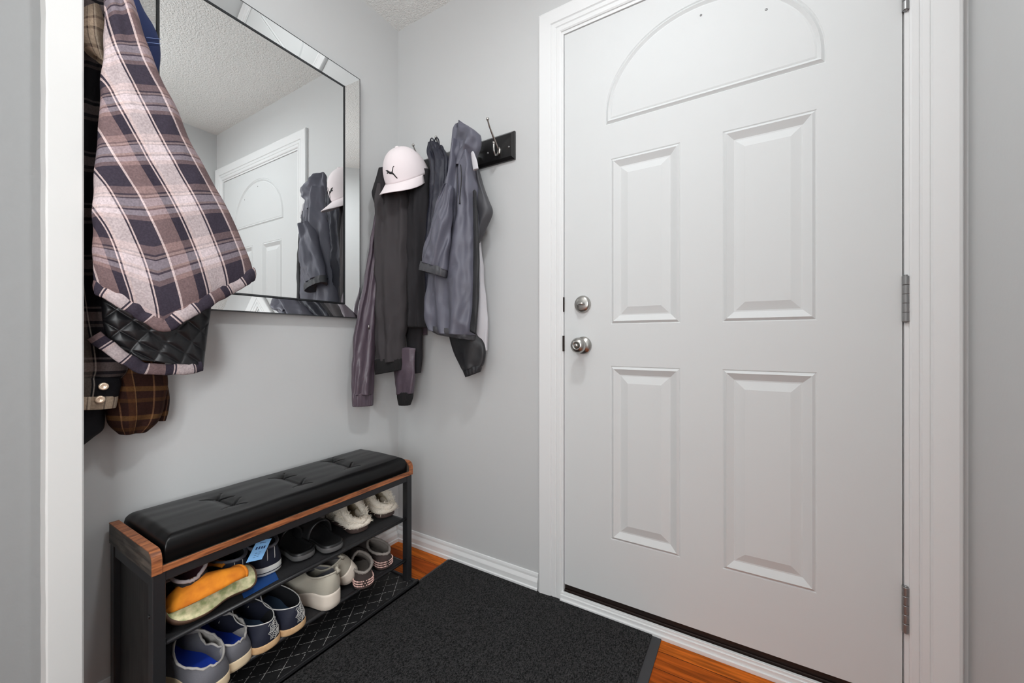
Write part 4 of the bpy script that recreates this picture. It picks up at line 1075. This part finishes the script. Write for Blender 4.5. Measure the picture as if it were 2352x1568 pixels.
# --- charcoal track jacket under the cap
c_ = thing('track_jacket', 'charcoal track jacket with black ribbed hem hanging under the white cap', 'jacket', (0.2, -0.18, 1.3))
rows = [(870, 425, 932, 430, .03, .03), (867, 470, 939, 470, .036, .034), (863, 560, 942, 560, .038, .036), (861, 660, 938, 660, .038, .036), (862, 740, 934, 735, .036, .034), (863, 800, 930, 792, .034, .032), (864, 836, 928, 828, .032, .03)]
sl = cloth(c_, 'sleeve', 'charcoal', rows_y((0.205, 0.135), rows), OUTB, folds=((1.0, 0.008, .3, .3), (2.6, 0.006, .1, -0.5)), lump=0.016, lump_f=17, seed=35)
rows = [(863, 826, 929, 820, .033, .03), (863, 842, 930, 834, .034, .03), (864, 860, 929, 848, .031, .03)]
cf = cloth(None, 'ribbed_cuff', 'rib', rows_y((0.205, 0.135), rows), OUTB, folds=((12, 0.0012, 0, 0),), lump=0.002, seed=36, nv=6); cf.parent = sl; cf.matrix_parent_inverse = Matrix.Identity(4)
rows = [(938, 405, 985, 390, .03, .03), (932, 450, 984, 445, .036, .034), (928, 520, 984, 520, .04, .036), (928, 600, 984, 600, .042, .036), (930, 680, 984, 690, .042, .036), (932, 745, 980, 752, .036, .03)]
cloth(c_, 'body', 'charcoal_dark', rows_y((0.115, 0.095), rows), OUTB, folds=((1.4, 0.012, .2, .4), (3.0, 0.006, .3, -0.4)), lump=0.018, lump_f=16, seed=37, drop=[0, 0, 0, 0, 0, 0.008], skew=0.4)
rows = [(930, 735, 970, 735, .02, .02), (934, 780, 969, 780, .02, .02), (942, 830, 968, 830, .018, .018), (950, 858, 966, 856, .014, .014)]
cloth(c_, 'lower_panel', 'charcoal_dark', rows_y(0.075, rows), OUTB, lump=0.006, seed=38)
rows = [(872, 388, 890, 388, .016, .016), (866, 412, 890, 412, .022, .02), (858, 436, 890, 440, .026, .022), (856, 448, 892, 460, .024, .02), (864, 478, 892, 486, .018, .016)]
cloth(c_, 'collar', 'charcoal_dark', rows_y(0.19, rows), OUTB, lump=0.008, seed=39)

# --- plum nylon jacket with two long sleeves
p_ = thing('nylon_jacket', 'plum grey nylon jacket whose long sleeve hangs against the mirror edge', 'jacket', (0.1, -0.25, 1.1))
rows = [(868, 450, 888, 455, .018, .018), (856, 520, 880, 520, .022, .02), (843, 600, 872, 600, .026, .022), (829, 680, 866, 680, .030, .024), (817, 740, 863, 745, .032, .026), (810, 800, 862, 800, .034, .026), (807, 860, 860, 860, .034, .026), (808, 908, 858, 904, .030, .024)]
ww = []
for i, (a, b, c, dd, f, k) in enumerate(rows):
    L = on_x(a, b, 0.062); R = on_x(c, dd, 0.066 + 0.012*(i/7)); ww.append((L, R, f*0.9, min(k, 0.022)))
sl = cloth(p_, 'sleeve', 'plum', ww, (0.85, -0.52, 0), folds=((1.1, 0.006, .1, .4), (2.8, 0.004, .3, 1.2)), lump=0.012, lump_f=18, seed=41)
ww = [(on_x(a, b, 0.062), on_x(c, dd, 0.078), .026, .02) for a, b, c, dd in ((808, 904, 858, 900), (808, 918, 858, 915), (809, 933, 857, 930))]
cf = cloth(None, 'cuff', 'plum', ww, (0.85, -0.52, 0), folds=((9, 0.0022, 0, 0),), lump=0.003, seed=42, nv=6); cf.parent = sl; cf.matrix_parent_inverse = Matrix.Identity(4)
rows = [(902, 800, 955, 800, .022, .02), (904, 840, 952, 840, .024, .02), (908, 875, 952, 875, .024, .02), (913, 905, 949, 903, .022, .018)]
s2 = cloth(p_, 'sleeve', 'plum', rows_y(0.125, rows), OUTB, folds=((1.4, 0.006, .4, .6),), lump=0.010, lump_f=18, seed=43)
rows = [(913, 902, 949, 900, .022, .018), (914, 914, 948, 913, .023, .018), (917, 930, 942, 930, .018, .016)]
cf = cloth(None, 'cuff', 'rib', rows_y(0.125, rows), OUTB, folds=((6, 0.002, 0, 0),), lump=0.003, seed=44, nv=6); cf.parent = s2; cf.matrix_parent_inverse = Matrix.Identity(4)
ct = [(Vector((0.075, -0.022, z)), Vector((0.20, -0.022, z)), b, 0.0225) for z, b in ((1.74, .02), (1.66, .03), (1.5, .03), (1.3, .03), (1.1, .03), (0.98, .025))]
cloth(p_, 'body', 'plum', ct, (0, -1, 0), folds=((2, 0.006, .1, .3),), lump=0.008, seed=45)
zp = on_x(847, 756, 0.105)
L_(p_, MB().lathe([(0, 0), (0.003, 0), (0.003, 0.016), (0.0015, 0.018), (0, 0.018)], zp, (0, 0, 1), 8), 'zip_pull', 'nickel')

# ------------------------------------------------------------------ white baseball cap
cc = on_y(928, 383, -0.150)
toV = Vector((0.5176, -0.8556, 0)); rt = Vector((RX, RY, 0)); uz = Vector((0, 0, 1))
Uc = (rt*-0.22 + uz*0.82 + toV*0.50).normalized()
Fc = (rt*-0.30 + uz*-0.52 + toV*0.78); Fc = (Fc - Uc*Fc.dot(Uc)).normalized()
Sc = Uc.cross(Fc).normalized()
rotc = Matrix((Fc, Sc, Uc)).transposed()
cap = thing('baseball_cap', 'white baseball cap with small black leaping cat emblem hanging over the charcoal jacket', 'cap', tuple(cc), tuple(rotc.to_euler()))
cap.location = cc - Uc*0.045
R_ = 0.104; H_ = 0.122
mb = MB(); rg = []
for i in range(19):
    th = PI/2*i/18
    rg.append([(R_*math.cos(th)**0.9*math.cos(q*2*PI/60)*1.04 + 0.004*math.sin(th), R_*0.86*math.cos(th)**0.9*math.sin(q*2*PI/60), H_*math.sin(th)**1.02 - 0.0016*(1 if q % 10 == 0 else 0)*math.cos(th)) for q in range(60)])
mb.grid(rg, True, False, True)
crown = mb.build('crown', 'cap', cap, solid=0.002)
br = []
for i in range(11):
    f = i/10; row = []
    for q in range(31):
        a = (q/30*2-1)*math.radians(80)
        x0, y0 = R_*1.04*math.cos(a), R_*0.86*math.sin(a)
        ext = 0.074*math.cos(a*90/80*0.98)**0.55
        x = x0 + ext*f; y = y0*(1 + 0.02*f)
        row.append((x, y, 0.002 - 0.55*ext*f*0.42 - 0.026*(abs(y)/(R_*0.86))**2*f))
    br.append(row)
brim = MB().grid(br, False).build('brim', 'cap', cap, solid=0.0035)
edge = br[10]
MB().tube([Vector(p) for p in edge], 0.0022, 6).build('brim_piping', 'cap', brim)
MB().lathe([(0.0085, 0), (0.008, 0.003), (0.005, 0.0055), (0, 0.0062)], (0.004, 0, H_-0.001), (0, 0, 1), 16).build('top_button', 'cap', cap)
bvh = BVHTree.FromPolygons([Vector(p) for r in rg for p in r], [(i*60+k, i*60+(k+1) % 60, (i+1)*60+(k+1) % 60, (i+1)*60+k) for i in range(18) for k in range(60)])
def on_crown(s, u):
    hit = bvh.ray_cast(Vector((0.3, s, u)), Vector((-1, 0, 0)))
    return (hit[0] + hit[1]*0.0012) if hit[0] is not None else Vector((0.08, s, u))
em = MB()
def stroke(pts, ws):
    n = 10; L = []; Rr = []
    P = [Vector((a, b, 0)) for a, b in pts]
    for i in range(n+1):
        t = i/n; p = cr(P, t); q = cr(P, min(1, t+.02)) - cr(P, max(0, t-.02)); q.normalize(); nn = Vector((-q.y, q.x, 0)); w = cr([float(x) for x in ws], t)
        L.append(on_crown(p.x + nn.x*w, p.y + nn.y*w)); Rr.append(on_crown(p.x - nn.x*w, p.y - nn.y*w))
    em.grid([L, Rr], False)
# leaping cat: body, forelegs, hind leg, tail   (s = sideways on the crown, + to the wearer's left; u = height)
sg = 1
stroke([(-0.018*sg, 0.052), (-0.006*sg, 0.044), (0.006*sg, 0.041)], [0.0038, 0.0042, 0.0040])
stroke([(-0.018*sg, 0.052), (-0.026*sg, 0.054)], [0.0030, 0.0012])
stroke([(-0.012*sg, 0.046), (-0.022*sg, 0.043)], [0.0026, 0.0014])
stroke([(0.004*sg, 0.042), (0.010*sg, 0.052), (0.013*sg, 0.060), (0.018*sg, 0.063)], [0.0028, 0.0018, 0.0016, 0.0013])
stroke([(0.004*sg, 0.043), (0.012*sg, 0.033), (0.018*sg, 0.022), (0.022*sg, 0.019)], [0.0040, 0.0026, 0.0020, 0.0014])
em.build('emblem', 'emblem', cap, solid=0.0008)
for a in (30, -30, 90, -90):
    ey = MB()
    th = math.radians(52); A = math.radians(a)
    pos = Vector((R_*math.cos(th)**0.9*math.cos(A)*1.04, R_*0.86*math.cos(th)**0.9*math.sin(A), H_*math.sin(th)))
    nn = Vector((pos.x, pos.y, pos.z*0.8)).normalized()
    ey.lathe([(0.0018, 0.0005), (0.0032, 0.0012), (0.0034, 0.0002)], pos, nn, 12)
    ey.build('eyelet', 'cap', cap)

# ------------------------------------------------------------------ light
def area(name, loc, size, power, rot=(0, 0, 0), shape='DISK', col=(1, 1, 1), sy=None):
    l = bpy.data.lights.new(name, 'AREA'); l.shape = shape; l.size = size; l.energy = power; l.color = col
    if sy: l.size_y = sy
    o = bpy.data.objects.new(name, l); COL.objects.link(o); o.location = loc; o.rotation_euler = rot
    return o
LC = (0.95, 0.98, 1.0)
pl = bpy.data.lights.new('entry_ceiling_lamp', 'POINT'); pl.energy = 1.3; pl.shadow_soft_size = 0.085; pl.color = LC
po = bpy.data.objects.new('entry_ceiling_lamp', pl); COL.objects.link(po); po.location = (1.24, -0.82, 2.27)
area('entry_lamp_diffuser', (1.24, -0.82, 2.37), 0.14, 9.0, col=LC)
area('hall_uplight', (1.1, -2.1, 1.75), 0.6, 24, (PI, 0, 0), col=LC)  # added fill bounced off the ceiling, no such lamp known
area('hall_window_light', (1.87, -2.35, 1.15), 1.0, 36, (0, PI/2, 0), 'RECTANGLE', LC, 1.0)  # unseen fill added to brighten the left wall, no window here
w = bpy.data.worlds.new('world'); SC.world = w; w.use_nodes = True
w.node_tree.nodes['Background'].inputs[0].default_value = (0.8, 0.8, 0.8, 1); w.node_tree.nodes['Background'].inputs[1].default_value = 0.2

cam = bpy.data.cameras.new('camera'); co = bpy.data.objects.new('camera', cam); COL.objects.link(co)
cam.sensor_width = 36.0; cam.sensor_fit = 'HORIZONTAL'; cam.lens = FPX/2352*36.0
cam.shift_y = (CY-784.0)/2352.0; cam.clip_start = 0.01
co.location = CAM; co.rotation_euler = (PI/2, 0, math.atan2(RY, RX))
SC.camera = co

vs = SC.view_settings
vs.view_transform = 'Standard'; vs.look = 'None'; vs.gamma = 1.0; vs.use_curve_mapping = False; vs.exposure = 0.06
SC.cycles.use_denoising = True
SC.cycles.max_bounces = 12; SC.cycles.diffuse_bounces = 8; SC.cycles.glossy_bounces = 6
